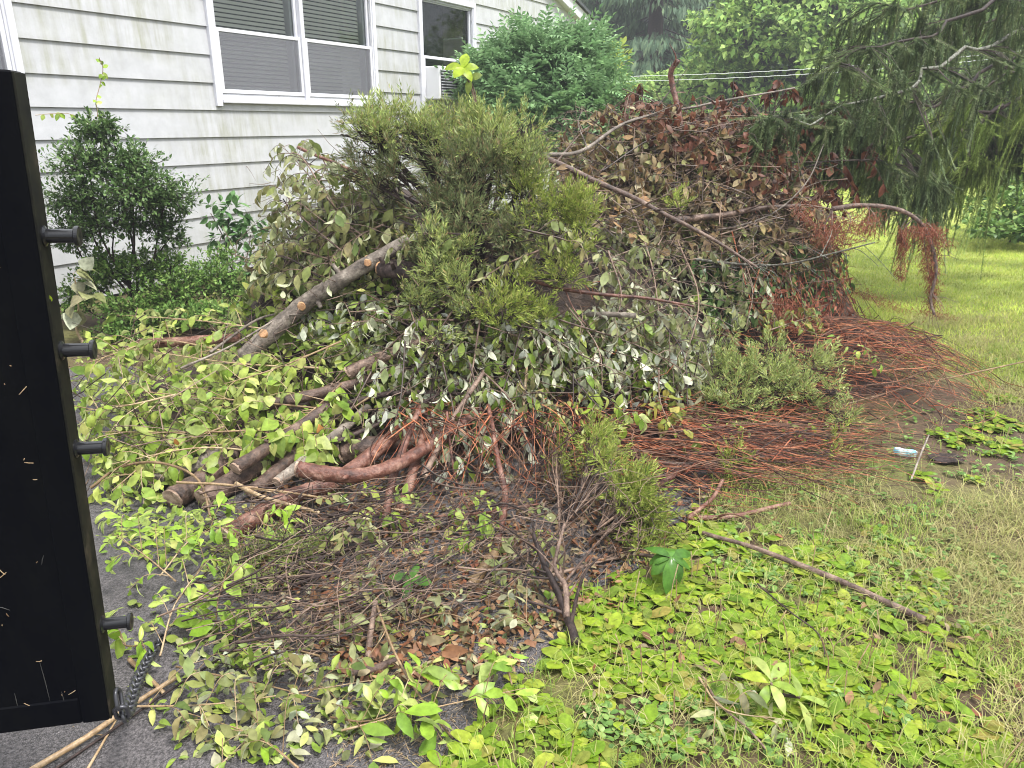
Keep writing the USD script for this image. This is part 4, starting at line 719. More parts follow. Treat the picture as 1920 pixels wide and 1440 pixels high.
log('cut_log', 'thick red brown log deep under the hanging leaves', [P(640, 850, z=.1), P(740, 830, z=.14), P(1000, 790, z=.12)], .06, .05, M['bark_brown'], M['cutwood'])
log('stem', 'upright red brown stem standing in front of the heap hollow', [P(722, 985, z=.02), P(735, 900, z=.12), P(765, 820, z=.22), P(790, 760, z=.3)], .022, .017, M['bark_red'], M['cutwood'], 'branch')
log('stem', 'thick red stem leaning next to the upright red brown one', [P(752, 960, z=.02), P(775, 880, z=.12), P(800, 800, z=.2)], .03, .024, M['bark_red'], M['cutwood'], 'branch')
log('stem', 'thin red stem running down to the peeled log', [P(935, 1012, z=.03), P(947, 930, z=.08), P(930, 840, z=.2), P(915, 760, z=.3)], .017, .012, M['bark_red'], M['cutwood'], 'branch')
log('stem', 'dark smooth branch slanting out of the heap hollow', [P(795, 892, z=.14), P(850, 785, z=.26), P(905, 700, z=.42)], .016, .013, M['bark_brown'], M['cutwood'], 'branch')
log('stem', 'short tan stick standing under the white backed leaves', [P(980, 770, z=.25), P(985, 720, z=.36), P(990, 660, z=.48)], .008, .007, M['twig_tan'], M['cutwood'], 'branch')
log('peeled_log', 'short peeled tan log end beside the bare juniper stems', [P(883, 1100, z=.03), P(905, 1068, z=.04), P(928, 1038, z=.05)], .024, .022, M['twig_tan'], M['cutwood'], 'log')
log('broken_stub', 'small broken stub standing above the bark fragments', [P(686, 1242, z=.02), P(692, 1190, z=.06), P(702, 1130, z=.1)], .012, .01, M['bark_brown'], M['cut_orange'], 'branch')
log('bark_piece', 'rotten bark fragment on the asphalt near the broken stub', [P(655, 1268, z=.015), P(700, 1258, z=.02), P(740, 1240, z=.015)], .02, .012, M['bark_brown'], M['cut_orange'], 'bark')
log('charred_log', 'blackened log end with torn orange wood below the juniper', [Q(715, 505, .16), Q(750, 510, .16), Q(800, 525, .05)], .05, .046, M['bark_dark'], M['cut_orange'])
log('charred_log', 'second dark log end tucked behind the blackened one', [Q(690, 490, .1), Q(760, 500, .08), Q(820, 515, .0)], .04, .036, M['bark_dark'], M['cut_orange'])
def branch(label, path, r0, r1, mat, ntw=0, twl=.25, name='bare_branch', cat='branch', n=22, group=None, tip=None):
    path = [np.array(p, float) for p in path]; root = thing(name, label, cat, path[0], group=group)
    c, rad = bark_tube(path, r0, r1, r, 7, n); obj('stem', *tube(c, rad, 7, bump=.05, rng=r), mat, root)
    for q in range(ntw):
        i_ = r.integers(3, n - 1); t = unit(c[min(i_ + 1, n - 1)] - c[i_ - 1]); s = unit(np.cross(t, r.normal(size=3))); L = twl * r.uniform(.5, 1.2); d = unit(t * .6 + s * .8)
        pts = curve([c[i_], c[i_] + d * L * .5 + r.normal(0, .02, 3), c[i_] + d * L + [0, 0, -.05 * L]], 8); pts[:, 2] = np.maximum(pts[:, 2], .01)
        obj('twig', *tube(pts, np.linspace(rad[i_] * .5, .0015, 8), 4), mat, root)
    return root, c
Yp = lambda x, y, Y: P(x, y, Y=Y)
branch('long brown bough slanting down across the heap right of the big juniper', [Yp(1012, 290, 5.0), Yp(1150, 355, 4.8), Yp(1290, 425, 4.6), Yp(1420, 500, 4.5)], .020, .008, M['bark_brown'], 6)
branch('thin pale bough rising from the juniper to the dark red leaves', [Yp(1005, 290, 5.1), Yp(1090, 283, 5.2), Yp(1180, 228, 5.5), Yp(1330, 195, 5.8), Yp(1490, 165, 6.1)], .015, .006, M['bark_grey'], 9, .35)
branch('upright crooked cut stem sticking out of the heap top', [Yp(1278, 330, 5.5), Yp(1276, 235, 5.6), Yp(1262, 165, 5.7), Yp(1258, 135, 5.7), Yp(1272, 112, 5.7)], .020, .019, M['bark_red'], 2)
branch('lichen covered thin branch reaching over the lawn from the heap', [Yp(1290, 485, 4.9), Yp(1400, 497, 4.8), Yp(1500, 490, 4.7), Yp(1640, 455, 4.7)], .010, .004, M['lichen'], 8, .3)
branch('purple brown bough end lying level in the dry leaves', [Yp(1262, 412, 5.0), Yp(1340, 405, 5.1), Yp(1415, 392, 5.2), Yp(1500, 385, 5.3)], .024, .014, M['bark_brown'], 3)
branch('slim red branch arching level across the heap middle', [Yp(970, 518, 4.1), Yp(1060, 542, 4.0), Yp(1180, 556, 3.95), Yp(1300, 575, 3.95)], .013, .006, M['bark_red'], 4)
branch('dark forked branch hanging below the torn orange break', [Yp(935, 528, 4.1), Yp(900, 550, 4.0), Yp(870, 610, 3.9), Yp(800, 700, 3.75)], .012, .005, M['bark_dark'], 7, .25)
branch('grey stub branch pointing level out of pale leaves', [Yp(1100, 588, 4.0), Yp(1150, 588, 3.95), Yp(1192, 592, 3.9)], .016, .014, M['bark_grey'])
branch('long bare grey twig crossing the dry leaves towards the spruce', [Yp(1340, 432, 5.1), Yp(1440, 405, 5.2), Yp(1510, 345, 5.3), Yp(1545, 270, 5.5)], .008, .003, M['bark_grey'], 5, .2)
branch('dark twisted branch under the dangling dark red leaves', [Yp(1310, 275, 5.7), Yp(1380, 310, 5.6), Yp(1480, 305, 5.6), Yp(1630, 300, 5.6)], .010, .003, M['bark_dark'], 8, .22)
branch('reddish bough over the wilted olive leaves beside the siding', [Yp(560, 275, 4.9), Yp(640, 310, 4.8), Yp(720, 350, 4.6), Yp(800, 388, 4.5)], .011, .007, M['bark_red'], 5, .3)
branch('brown straight stick on the plantain lawn', [P(1318, 998, z=.04), P(1500, 1060, z=.045), P(1735, 1162, z=.03)], .008, .0125, M['bark_brown'], 0, name='fallen_stick', cat='stick')
branch('long thin tan cane reaching out over the lawn edge', [P(1560, 765, z=.08), P(1700, 728, z=.14), P(1800, 705, z=.17), P(1960, 668, z=.2)], .006, .004, M['twig_tan'], 0, name='long_cane', cat='stick')
branch('tan stick lying under the lower corner of the tailgate', [P(55, 1445, z=.02), P(170, 1375, z=.03), P(245, 1322, z=.03), P(330, 1270, z=.03)], .009, .007, M['twig_tan'], 0, name='fallen_stick', cat='stick')
branch('long thin dark stick crossing the asphalt diagonally', [P(90, 1450, z=.012), P(300, 1305, z=.03), P(440, 1215, z=.06), P(590, 1090, z=.12), P(660, 1030, z=.16)], .0042, .003, M['bark_dark'], 2, .15, name='fallen_stick', cat='stick')
branch('forked tan twig at the bottom on bare asphalt', [P(160, 1450, z=.01), P(190, 1400, z=.015), P(225, 1340, z=.02)], .0045, .0025, M['twig_tan'], 1, .1, name='fallen_stick', cat='stick')
branch('short tan stick beside the chain', [P(243, 1235, z=.02), P(275, 1265, z=.02), P(310, 1298, z=.02)], .007, .006, M['twig_tan'], 0, name='fallen_stick', cat='stick')
branch('tan cane arched over the leaf bed in front of the sawn logs', [P(170, 915, z=.05), P(225, 876, z=.12), P(300, 868, z=.17), P(370, 900, z=.15), P(400, 990, z=.03)], .007, .005, M['twig_tan'], 2, .2)
branch('straight tan branch leaning across the sawn logs', [P(440, 908, z=.16), P(500, 935, z=.12), P(600, 960, z=.06)], .010, .008, M['twig_tan'], 1, .2)
branch('pale twig lying across the log ends', [P(330, 905, z=.16), P(470, 915, z=.15), P(640, 938, z=.1), P(780, 960, z=.03)], .006, .004, M['twig_tan'], 3, .2)
branch('thin olive cane above the leaf bed', [Q(395, 660, .15), Q(480, 600, .18), Q(540, 585, .2)], .008, .006, M['bark_grey'], 2, .3)
branch('long bent cane curving over the leaf bed', [Q(340, 690, .14), Q(430, 650, .17), Q(520, 598, .2), Q(560, 590, .2)], .007, .004, M['bark_grey'], 2, .3)
branch('thick brown stem emerging at the red twigs near the front juniper', [P(1215, 925, z=.03), P(1270, 885, z=.06), P(1340, 845, z=.1)], .018, .015, M['bark_red'], 1, .2)
branch('red stem end lying at the edge of the plantain', [P(1290, 972, z=.03), P(1335, 935, z=.05), P(1355, 900, z=.08)], .010, .008, M['bark_red'], 1, .2)
branch('dark red stem lying level below the red twig bundle', [P(1310, 972, z=.025), P(1380, 968, z=.03), P(1480, 945, z=.03)], .012, .009, M['bark_red'], 1, .2)
branch('brown curved stem through the red twig bundle', [P(1130, 830, z=.12), P(1200, 862, z=.1), P(1300, 870, z=.08), P(1420, 860, z=.08), P(1560, 820, z=.06)], .012, .006, M['bark_brown'], 2, .3)
branch('yellow cane lying over the leaves at the asphalt edge', [P(705, 1138, z=.12), P(735, 1220, z=.08), P(780, 1295, z=.04), P(850, 1385, z=.02)], .0045, .003, M['twig_tan'], 1, .1, name='fallen_stick', cat='stick')
branch('thin bent twig at the bottom of the plantain patch', [P(1320, 1265, z=.03), P(1350, 1320, z=.04), P(1400, 1365, z=.04), P(1450, 1420, z=.02)], .004, .003, M['bark_brown'], 2, .12, name='fallen_stick', cat='stick')
branch('thin dark twig standing in the middle of the plantain', [P(1420, 1095, z=.03), P(1480, 1150, z=.04), P(1535, 1190, z=.04), P(1552, 1240, z=.02)], .003, .002, M['bark_dark'], 1, .1, name='fallen_stick', cat='stick')
branch('dark stick standing beside the crushed can', [P(1708, 900, z=.01), P(1725, 855, z=.08), P(1742, 815, z=.14)], .005, .004, M['bark_grey'], 0, name='fallen_stick', cat='stick')

# ------------------------------------------------------------------ red twigs
def red_paths(n, fam, rng):
    out = []
    for q in range(n):
        if fam == 0:      # the rounded tangle at the lawn
            c = np.array([2.30 + rng.normal(0, .27), 4.75 + rng.normal(0, .30)]); a = rng.normal(.1, 1.0); L = rng.uniform(.2, .8); s = np.linspace(-1, 1, 7)
            d = np.array([math.cos(a), math.sin(a)]); pn = np.array([-d[1], d[0]]); b = rng.normal(0, .22); xy = c + d * (s * L / 2)[:, None] + pn * (b * L * (1 - s**2))[:, None]
            z = H(xy[:, 0], xy[:, 1]) * rng.uniform(.6, 1.2) + rng.uniform(.01, .06) + .035 * (1 - s**2) * rng.random()
        elif fam == 1:    # bundle sweeping along the front
            px0, py0 = rng.uniform(1020, 1260), rng.normal(805, 50); px1 = px0 + rng.uniform(260, 560); py1 = rng.normal(840, 55)
            p0, p1 = P(px0, py0, z=.05), P(px1, py1, z=.04); s = np.linspace(0, 1, 7); xy = p0[:2] + (p1 - p0)[:2] * s[:, None] + np.c_[np.zeros(7), (rng.normal(-.06, .12)) * np.sin(s * math.pi)] + rng.normal(0, .018, (7, 2))
            z = rng.uniform(.015, .17) * np.ones(7) + .05 * np.sin(s * 3 + rng.random() * 3) * rng.random()
        elif fam == 2:    # radiating out from under the leaves
            p0 = P(rng.uniform(740, 1120), rng.uniform(735, 800), z=.28); p1 = P(p0[0] * 300 + 940 + rng.normal(0, 130), rng.uniform(850, 985), z=.02); s = np.linspace(0, 1, 7)
            q_ = p0 + (p1 - p0) * s[:, None] + np.sin(s * math.pi)[:, None] * np.array([rng.normal(0, .08), -.03, rng.uniform(-.02, .12)]); xy, z = q_[:, :2], q_[:, 2]
        else:             # between the bundle and the tangle
            px0, py0 = rng.uniform(1330, 1500), rng.uniform(700, 840); p0 = P(px0, py0, z=.07); a = rng.normal(-.1, .45); L = rng.uniform(.35, .9); s = np.linspace(0, 1, 7)
            xy = p0[:2] + np.array([math.cos(a), math.sin(a)]) * (s * L)[:, None] + np.array([-math.sin(a), math.cos(a)]) * (rng.normal(0, .16) * np.sin(s * math.pi) * L)[:, None]; z = np.maximum(H(xy[:, 0], xy[:, 1]) * rng.uniform(.3, 1), 0) + rng.uniform(.02, .1)
        out.append(np.c_[xy, np.maximum(z, .008)])
    return out
r = np.random.default_rng(61)
GRP = ((0, 'bare rust red twig in the rounded tangle beside the lawn', 'red twigs in the tangle', 95, 420), (1, 'bare rust red twig in the bundle sweeping along the heap front', 'red twigs in the bundle', 75, 260), (2, 'bare red twig fanning out below the hanging leaves', 'red twigs fanning out', 55, 110), (3, 'bare red twig between the bundle and the rounded tangle', 'red twigs between', 42, 150))
mb = MB()
for fam, lab, grp, n, extra in GRP:
    for p in red_paths(n, fam, r):
        c = curve(p + r.normal(0, .012, p.shape) * [1, 1, .6], 14); c[:, 2] = np.maximum(c[:, 2], .006); obj('red_twig', *tube(c, np.linspace(r.uniform(.0022, .0050), .0012, 14), 5), M['twig_red'], cat='twig', label=lab, group=grp)
    mb.add(*thin_tubes(np.array([curve(p, 12) for p in red_paths(extra, fam, r)]), r.uniform(.0018, .0038, extra), .0012))
q = in_poly([(1080, 770), (1300, 740), (1500, 620), (1680, 610), (1740, 740), (1640, 860), (1300, 920), (1100, 880)], 420, r); p0 = P(q[:, 0], q[:, 1], z=.05); p0[:, 2] = H(p0[:, 0], p0[:, 1]) * r.uniform(.5, 1.15, 420) + r.uniform(.01, .08, 420); a = r.random(420) * 6.28; L = r.uniform(.06, .3, 420); d = unit(np.c_[np.cos(a), np.sin(a), r.normal(0, .3, 420)]) * L[:, None]; bv = r.normal(0, .2, (420, 3)) * L[:, None]
Pm = np.stack([p0 - d / 2, p0 - d / 6 + bv, p0 + d / 6 + bv * .8, p0 + d / 2], 1); Pm[..., 2] = np.maximum(Pm[..., 2], .006); mb.add(*thin_tubes(Pm, r.uniform(.0015, .0042, 420), .001))
mb.build('red_brush', M['twig_red'], kind='stuff', label='mass of thinner rust red twigs under the countable ones', cat='twigs')
# ------------------------------------------------------------------ leafy branches on the heap: stem, twigs and every leaf
def leafy(name, label, path, mat, kind, ntw=8, twl=.22, per=6, L=.08, stem='twig_brown', r0=.006, down=.7, rng=None, cat='branch', lift=0.0, zmin=.015, wl=1.0, face=.3, span=(.12, 1.0)):
    path = [np.array(p, float) for p in path]; root = thing(name, label, cat, path[0]); n = 20
    c = curve(path, n); c[:, 2] = np.maximum(c[:, 2], zmin); obj('stem', *tube(c, np.linspace(r0, r0 * .35, n), 5), M[stem], root)
    def put(p, d):
        tv, tf = WT[kind][rng.integers(5)]; s = L * rng.uniform(.42, 1.2); up = unit(np.array([rng.normal(0, .5), -face + rng.normal(0, .45), .8])); fr_ = frames(d[None], up[None]); v = place(tv * [wl, 1, 1], [p], fr_, [s])[0]; lo = v[:, 2].min()
        if lo < .008: v[:, 2] = np.maximum(v[:, 2], .008 + .25 * (v[:, 2] - lo))
        obj('leaf', v, tf, M[mat], root)
    tws = [(c, 1)]
    for q in range(ntw):
        f_ = span[0] + (span[1] - span[0]) * (q + .5 * rng.random()) / max(1, ntw); i_ = min(n - 2, int(f_ * (n - 1))); t = unit(c[i_ + 1] - c[max(0, i_ - 1)]); s = unit(np.cross(t, [0, -.5, 1.0])) * (1 if q % 2 else -1)
        d = unit(t * .7 + s * rng.uniform(.4, 1) + np.array([0, 0, rng.normal(0, .25) + lift])); l = twl * rng.uniform(.6, 1.25) * (1.2 - .5 * f_)
        pts = curve([c[i_], c[i_] + d * l * .55 + [0, 0, .03], c[i_] + d * l + [0, 0, -.25 * l * down]], 8); pts[:, 2] = np.maximum(pts[:, 2], zmin)
        obj('twig', *tube(pts, np.linspace(r0 * .45, .0011, 8), 4), M[stem], root); tws.append((pts, 0))
    for pts, main in tws:
        m_ = len(pts); k = int(per * (1.0 if not main else .9))
        for q in range(k):
            f_ = (.25 + .75 * (q + rng.random() * .6) / k); x = f_ * (m_ - 1); i_ = min(m_ - 2, int(x)); p = pts[i_] + (pts[i_ + 1] - pts[i_]) * (x - i_); t = unit(pts[i_ + 1] - pts[i_]); s = unit(np.cross(t, [0, -.4, 1.0])) * (1 if q % 2 else -1)
            put(p, unit(t * .6 + s * .8 + rng.normal(0, .25, 3) + np.array([0, 0, -down])))
        put(pts[-1], unit(pts[-1] - pts[-2] + [0, 0, -down * .6]))
    return root
r = np.random.default_rng(71)
def pq(lst, off, Y=None): return [Q(x, y, off) if Y is None else P(x, y, Y=Y) for x, y in lst]
B_ = 'leafy_branch'
for lab, pth, off in (('wilted olive branch reaching highest beside the siding', [(660, 430), (580, 330), (525, 268)], .16), ('wilted olive branch drooping against the siding under the highest one', [(690, 450), (600, 390), (505, 400)], .12),
                      ('olive branch hanging beside the creeper', [(660, 500), (560, 470), (475, 460)], .1), ('olive leafed branch along the reddish bough', [(560, 300), (660, 340), (760, 400)], .14),
                      ('olive branch just above the grey trunk', [(620, 530), (540, 520), (450, 555)], .1), ('wilted olive branch sagging between bough and grey trunk', [(720, 420), (660, 450), (600, 500)], .12), ('broad wilted olive branch hanging clear of the heap towards the siding', [(640, 470), (560, 400), (520, 330)], .22), ('wilted olive branch tip level with the reddish bough start', [(620, 380), (570, 300), (545, 285)], .24), ('olive branch drooping over the creeper', [(600, 520), (530, 480), (490, 500)], .14), ('olive branch with curled leaves right above the trunk end', [(790, 430), (730, 400), (690, 350)], .13)):
    leafy(B_, lab, pq(pth, off), 'wilt_olive', 'ovate', 8, .24, 7, .085, rng=r, down=.8)
for lab, pth, off in (('yellow green branch at the back of the leaf bed by the low shrub', [(520, 620), (360, 600), (205, 590)], .12), ('yellow green branch crossing the leaf bed below the pinkish log', [(600, 690), (430, 680), (230, 650)], .1),
                      ('yellow green branch against the tailgate at the second pin', [(430, 660), (300, 640), (165, 680)], .1), ('yellow green branch in the middle of the leaf bed', [(640, 770), (440, 750), (210, 730)], .1),
                      ('leafy branch with a single orange leaf near the third pin', [(560, 800), (400, 810), (190, 810)], .1), ('yellow green branch just behind the arched tan cane', [(520, 850), (370, 840), (210, 870)], .09),
                      ('leafy branch drooping over the dark log ends', [(640, 720), (560, 790), (470, 830)], .14), ('jagged leafed branch over the sawn logs', [(700, 740), (610, 800), (560, 850)], .16), ('leafy branch beside the tailgate above the third pin', [(330, 740), (240, 760), (160, 770)], .1),
                      ('leafy branch spreading in front of the grey trunk base', [(640, 640), (520, 690), (420, 720)], .13), ('leafy branch at the lower edge of the leaf bed', [(420, 800), (300, 850), (210, 920)], .08)):
    leafy(B_, lab, pq(pth, off), 'bed', 'heart' if 'jagged' in lab or 'drooping' in lab else 'ovate', 9, .26, 7, .085, rng=r, down=.4, stem='twig_tan', wl=1.1)
for lab, pth, off in (('white backed leaf branch hanging lowest before the heap hollow', [(900, 600), (880, 720), (830, 890)], .16), ('white backed leaf branch drooping left of the hollow', [(850, 580), (780, 690), (735, 790)], .15),
                      ('white backed leaf branch over the short tan stick', [(990, 560), (960, 680), (920, 800)], .15), ('white backed leaf branch right of the short tan stick', [(980, 600), (1080, 660), (1190, 710)], .13),
                      ('leafy branch with three bright white leaves in a row', [(970, 610), (1010, 620), (1070, 655)], .2), ('white backed leaf branch beside the poking log', [(820, 570), (730, 650), (665, 720)], .13),
                      ('drooping branch over the end of the bundle of red twigs', [(1050, 600), (1200, 650), (1310, 710)], .12), ('white backed leaf branch under the torn orange break', [(850, 600), (720, 600), (600, 610)], .12),
                      ('green branch pointing down at the red stems', [(880, 680), (900, 760), (880, 840)], .18), ('white backed branch in the shade below the red branch', [(1060, 570), (1120, 650), (1130, 730)], .1)):
    leafy(B_, lab, pq(pth, off), 'silver', 'ovate', 7, .20, 7, .075, rng=r, down=.9, face=.1)
for lab, pth, off in (('pale grey green branch falling below the long brown bough', [(1180, 380), (1220, 490), (1240, 620)], .12), ('pale leaved branch drooping beside the birch leaves', [(1270, 450), (1310, 560), (1280, 690)], .12), ('pale leaved branch around the grey stub', [(1140, 470), (1165, 560), (1130, 640)], .1),
                      ('pale leaved branch low at the edge of the heap front', [(1220, 580), (1280, 660), (1290, 760)], .12), ('pale curled leaf branch under the lichen branch', [(1370, 470), (1410, 540), (1400, 610)], .1)):
    leafy(B_, lab, pq(pth, off), 'pale', 'elliptic', 8, .22, 8, .075, rng=r, down=1.0)
for lab, pth, off in (('dry brown branch at the heap crest beside the big juniper', [(1030, 320), (1090, 250), (1150, 205)], .12), ('dry brown branch along the crest below the feathery shrub', [(1130, 320), (1220, 260), (1310, 225)], .14), ('dry brown branch in the middle of the heap top', [(1160, 400), (1300, 350), (1420, 320)], .12),
                      ('dry brown branch below the thin pale bough', [(1050, 360), (1150, 330), (1260, 330)], .12), ('brown leaf branch beside the purple brown bough', [(1350, 440), (1450, 410), (1540, 390)], .12), ('brown leaf branch hanging near the lawn behind the lichen branch', [(1450, 380), (1520, 420), (1570, 480)], .12)):
    leafy(B_, lab, pq(pth, off), 'brown', 'ovate', 9, .25, 7, .085, rng=r, down=.9)
for lab, pth, Y in (('dark red leaved branch reaching up beside the crooked stem', [(1270, 330), (1235, 250), (1190, 165)], 6.2), ('dark red leaved branch rising just past the crooked stem', [(1330, 330), (1340, 240), (1385, 165)], 6.2), ('dark red leaved branch beneath the pale wires', [(1400, 320), (1440, 230), (1475, 165)], 6.3),
                    ('dark red leaved branch under the spruce tip', [(1430, 330), (1510, 240), (1560, 215)], 6.2), ('dark red leaves dangling over the bright lawn', [(1420, 350), (1540, 305), (1640, 300)], 5.9), ('dark red leaved branch dangling lowest over the lawn', [(1440, 380), (1510, 370), (1580, 365)], 5.8), ('dark red branch across the thin pale bough', [(1210, 300), (1300, 250), (1420, 220)], 6.0), ('dark red branch inside the heap top behind the pale bough', [(1250, 320), (1350, 290), (1460, 290)], 6.0)):
    leafy(B_, lab, pq(pth, 0, Y), 'darkred', 'ovate', 9, .30, 8, .095, rng=r, down=1.3, r0=.008, stem='bark_dark', lift=.15)
for lab, pth, z_ in (('yellowing birch sprig across the edge of the heap', [(1290, 565), (1400, 590), (1530, 625)], .5), ('yellowing birch sprig hanging before the red twig bundle', [(1235, 690), (1240, 760), (1285, 840)], .2), ('yellowing birch sprig with large leaves above the red tangle', [(1440, 620), (1500, 600), (1530, 590)], .45), ('small birch sprig below the hanging leaves', [(1075, 700), (1070, 780), (1020, 820)], .25)):
    leafy('birch_sprig', lab, [Q(x, y, .14) for x, y in pth], 'birch', 'heart', 7, .15, 5, .068, rng=r, down=.6, cat='sprig', r0=.005)
leafy(B_, 'dark green cut conifer branch along the lichen branch', pq([(1310, 500), (1430, 500), (1560, 480)], .08), 'blue_spruce', 'lance', 12, .22, 12, .035, rng=r, down=.3, stem='lichen')
for q, (lab, pth) in enumerate((('white backed branch hanging low in front of the dark log', [(760, 640, 3.75), (752, 740, 3.5), (738, 800, 3.35)]), ('white backed branch dangling lowest of all before the red stems', [(830, 680, 3.7), (852, 790, 3.45), (838, 905, 3.15)]), ('white backed branch dangling over the fanning red twigs', [(900, 690, 3.7), (965, 770, 3.5), (925, 870, 3.25)]),
        ('leafy branch sagging over the start of the red twig bundle', [(1060, 690, 3.75), (1120, 760, 3.55), (1170, 800, 3.4)]), ('leafy branch drooping over the curved red brown log', [(700, 690, 3.75), (650, 780, 3.5), (610, 830, 3.35)]), ('green branch hanging before the dark hollow beside the short tan stick', [(960, 680, 3.75), (1000, 760, 3.55), (1040, 800, 3.45)]))):
    leafy(B_, lab, [P(x, y, Y=Y) for x, y, Y in pth], ('silver', 'silver', 'silver', 'bed', 'bed', 'wilt_olive')[q], 'ovate', 7, .17, 7, .075, rng=r, down=.9, face=.1)
for lab, pth in (('wilted olive branch draped over the base of the sagging juniper', [(1010, 470), (940, 500), (880, 540)]), ('wilted olive branch poking out under the bright juniper bough', [(980, 430), (1060, 450), (1120, 480)]), ('wilted olive branch crossing the juniper above the blackened log', [(880, 440), (800, 440), (730, 480)])):
    leafy(B_, lab, [P(x, y, Y=3.95 if x > 850 else 4.1) for x, y in pth], 'wilt_olive', 'ovate', 6, .16, 6, .075, rng=r, down=.9)
for lab, pth in (('small green sprig tangled in the red twig bundle', [(1290, 800, .1), (1340, 810, .12), (1400, 830, .1)]), ('small green sprig lying among the red twig ends', [(1450, 830, .08), (1510, 820, .1), (1560, 835, .06)]), ('leafy sprig half buried in the rounded red tangle', [(1540, 640, .3), (1590, 650, .36), (1640, 690, .3)])):
    leafy('green_sprig', lab, [P(x, y, z=z) for x, y, z in pth], 'bed', 'ovate', 5, .12, 4, .05, rng=r, down=.3, stem='twig_brown', r0=.003, cat='sprig', lift=.2)
for lab, pth, rr in (('dark bough lying level in the hollow behind the red stems', [(640, 760, 3.6), (760, 735, 3.7), (930, 745, 3.7)], .018), ('dark bough slanting through the hollow over the logs', [(600, 840, 3.3), (720, 790, 3.5), (860, 720, 3.7)], .013), ('dark crooked bough rising out of the dead twigs', [(520, 1040, 2.72), (640, 960, 2.95), (760, 900, 3.1)], .009), ('long dark stick across the dead twigs at the centre', [(460, 1150, 2.4), (640, 1060, 2.65), (900, 960, 2.95)], .007), ('dark branch lying before the upright stems', [(560, 1120, 2.5), (720, 1050, 2.7), (860, 1020, 2.78)], .008)):
    branch(lab, [np.maximum(P(x, y, Y=Y), [-99, -99, .03]) for x, y, Y in pth], rr, rr * .5, M['bark_dark'], 6, .28)
# foreground sprigs
Zp = lambda lst, z: [P(x, y, z=zz) for (x, y), zz in zip(lst, z)]
for lab, pth, z, mat, kind, ntw, twl, per, L in (
        ('fresh green sprig spreading beside the fourth tailgate pin', [(300, 1230), (330, 1130), (400, 1040)], (.03, .10, .16), 'fresh', 'spoon', 7, .16, 6, .062), ('fresh green sprig at the tailgate just above the fourth pin', [(330, 1090), (270, 1040), (210, 1000)], (.08, .14, .16), 'fresh', 'spoon', 6, .14, 6, .06),
        ('fresh green sprig right before the sawn log ends', [(300, 1080), (360, 1010), (430, 985)], (.08, .14, .16), 'fresh', 'spoon', 6, .14, 6, .06), ('pale lime sprig with big soft leaves on the asphalt', [(430, 1060), (410, 1120), (405, 1170)], (.12, .12, .06), 'fresh', 'elliptic', 4, .12, 5, .085),
        ('bright green sprig below the straight tan branch', [(480, 960), (500, 985), (545, 980)], (.12, .12, .1), 'fresh', 'elliptic', 5, .12, 5, .07), ('soft green sprig close below the chain pin', [(270, 1210), (235, 1210), (225, 1185)], (.03, .08, .1), 'fresh', 'elliptic', 3, .10, 4, .085),
        ('green sprig on asphalt under the dark juniper twigs', [(600, 1230), (520, 1210), (430, 1190)], (.04, .05, .05), 'bed', 'ovate', 7, .16, 6, .06), ('long leafy runner across the bottom with whitened leaves', [(240, 1325), (420, 1318), (700, 1275)], (.03, .05, .06), 'wilt_olive', 'ovate', 11, .14, 6, .055),
        ('pale green runner lying on asphalt at the bottom', [(560, 1440), (480, 1380), (330, 1330)], (.02, .03, .03), 'wilt_olive', 'ovate', 8, .15, 6, .055), ('leafy runner with crumpled grey leaves above the long runner', [(330, 1250), (520, 1290), (660, 1330)], (.03, .05, .03), 'silver', 'ovate', 9, .14, 6, .05),
        ('broad leaved green branch at the edge of the asphalt', [(640, 1370), (800, 1330), (985, 1290)], (.04, .06, .05), 'fresh', 'elliptic', 8, .15, 5, .10), ('narrow green sprig at the bottom asphalt edge', [(620, 1345), (700, 1350), (810, 1300)], (.03, .05, .08), 'bed', 'lance', 5, .12, 5, .095),
        ('small wilted sprig at the bottom beside the forked twig', [(400, 1450), (440, 1410), (480, 1400)], (.01, .02, .02), 'fresh', 'ovate', 4, .10, 4, .06), ('grey green crumpled sprig in the middle of the asphalt', [(760, 1170), (830, 1150), (900, 1170)], (.03, .06, .04), 'pale', 'ovate', 4, .10, 4, .055),
        ('small green sprig standing on the asphalt edge', [(960, 1285), (950, 1250), (930, 1225)], (.02, .06, .1), 'fresh', 'lance', 3, .06, 4, .07), ('crumpled grey leaf sprig at the foot of the bare juniper stems', [(1000, 1180), (980, 1160), (940, 1150)], (.02, .05, .04), 'pale', 'ovate', 4, .1, 4, .06),
        ('bent sprig of greyed leaves in the plantain patch', [(1310, 1270), (1360, 1330), (1480, 1350)], (.03, .05, .03), 'pale', 'lance', 4, .1, 4, .08)):
    leafy('green_sprig', lab, Zp(pth, z), mat, kind, ntw, twl, per, L, rng=r, down=.15, stem='twig_tan', r0=.0035, cat='sprig', lift=.2, face=.15)
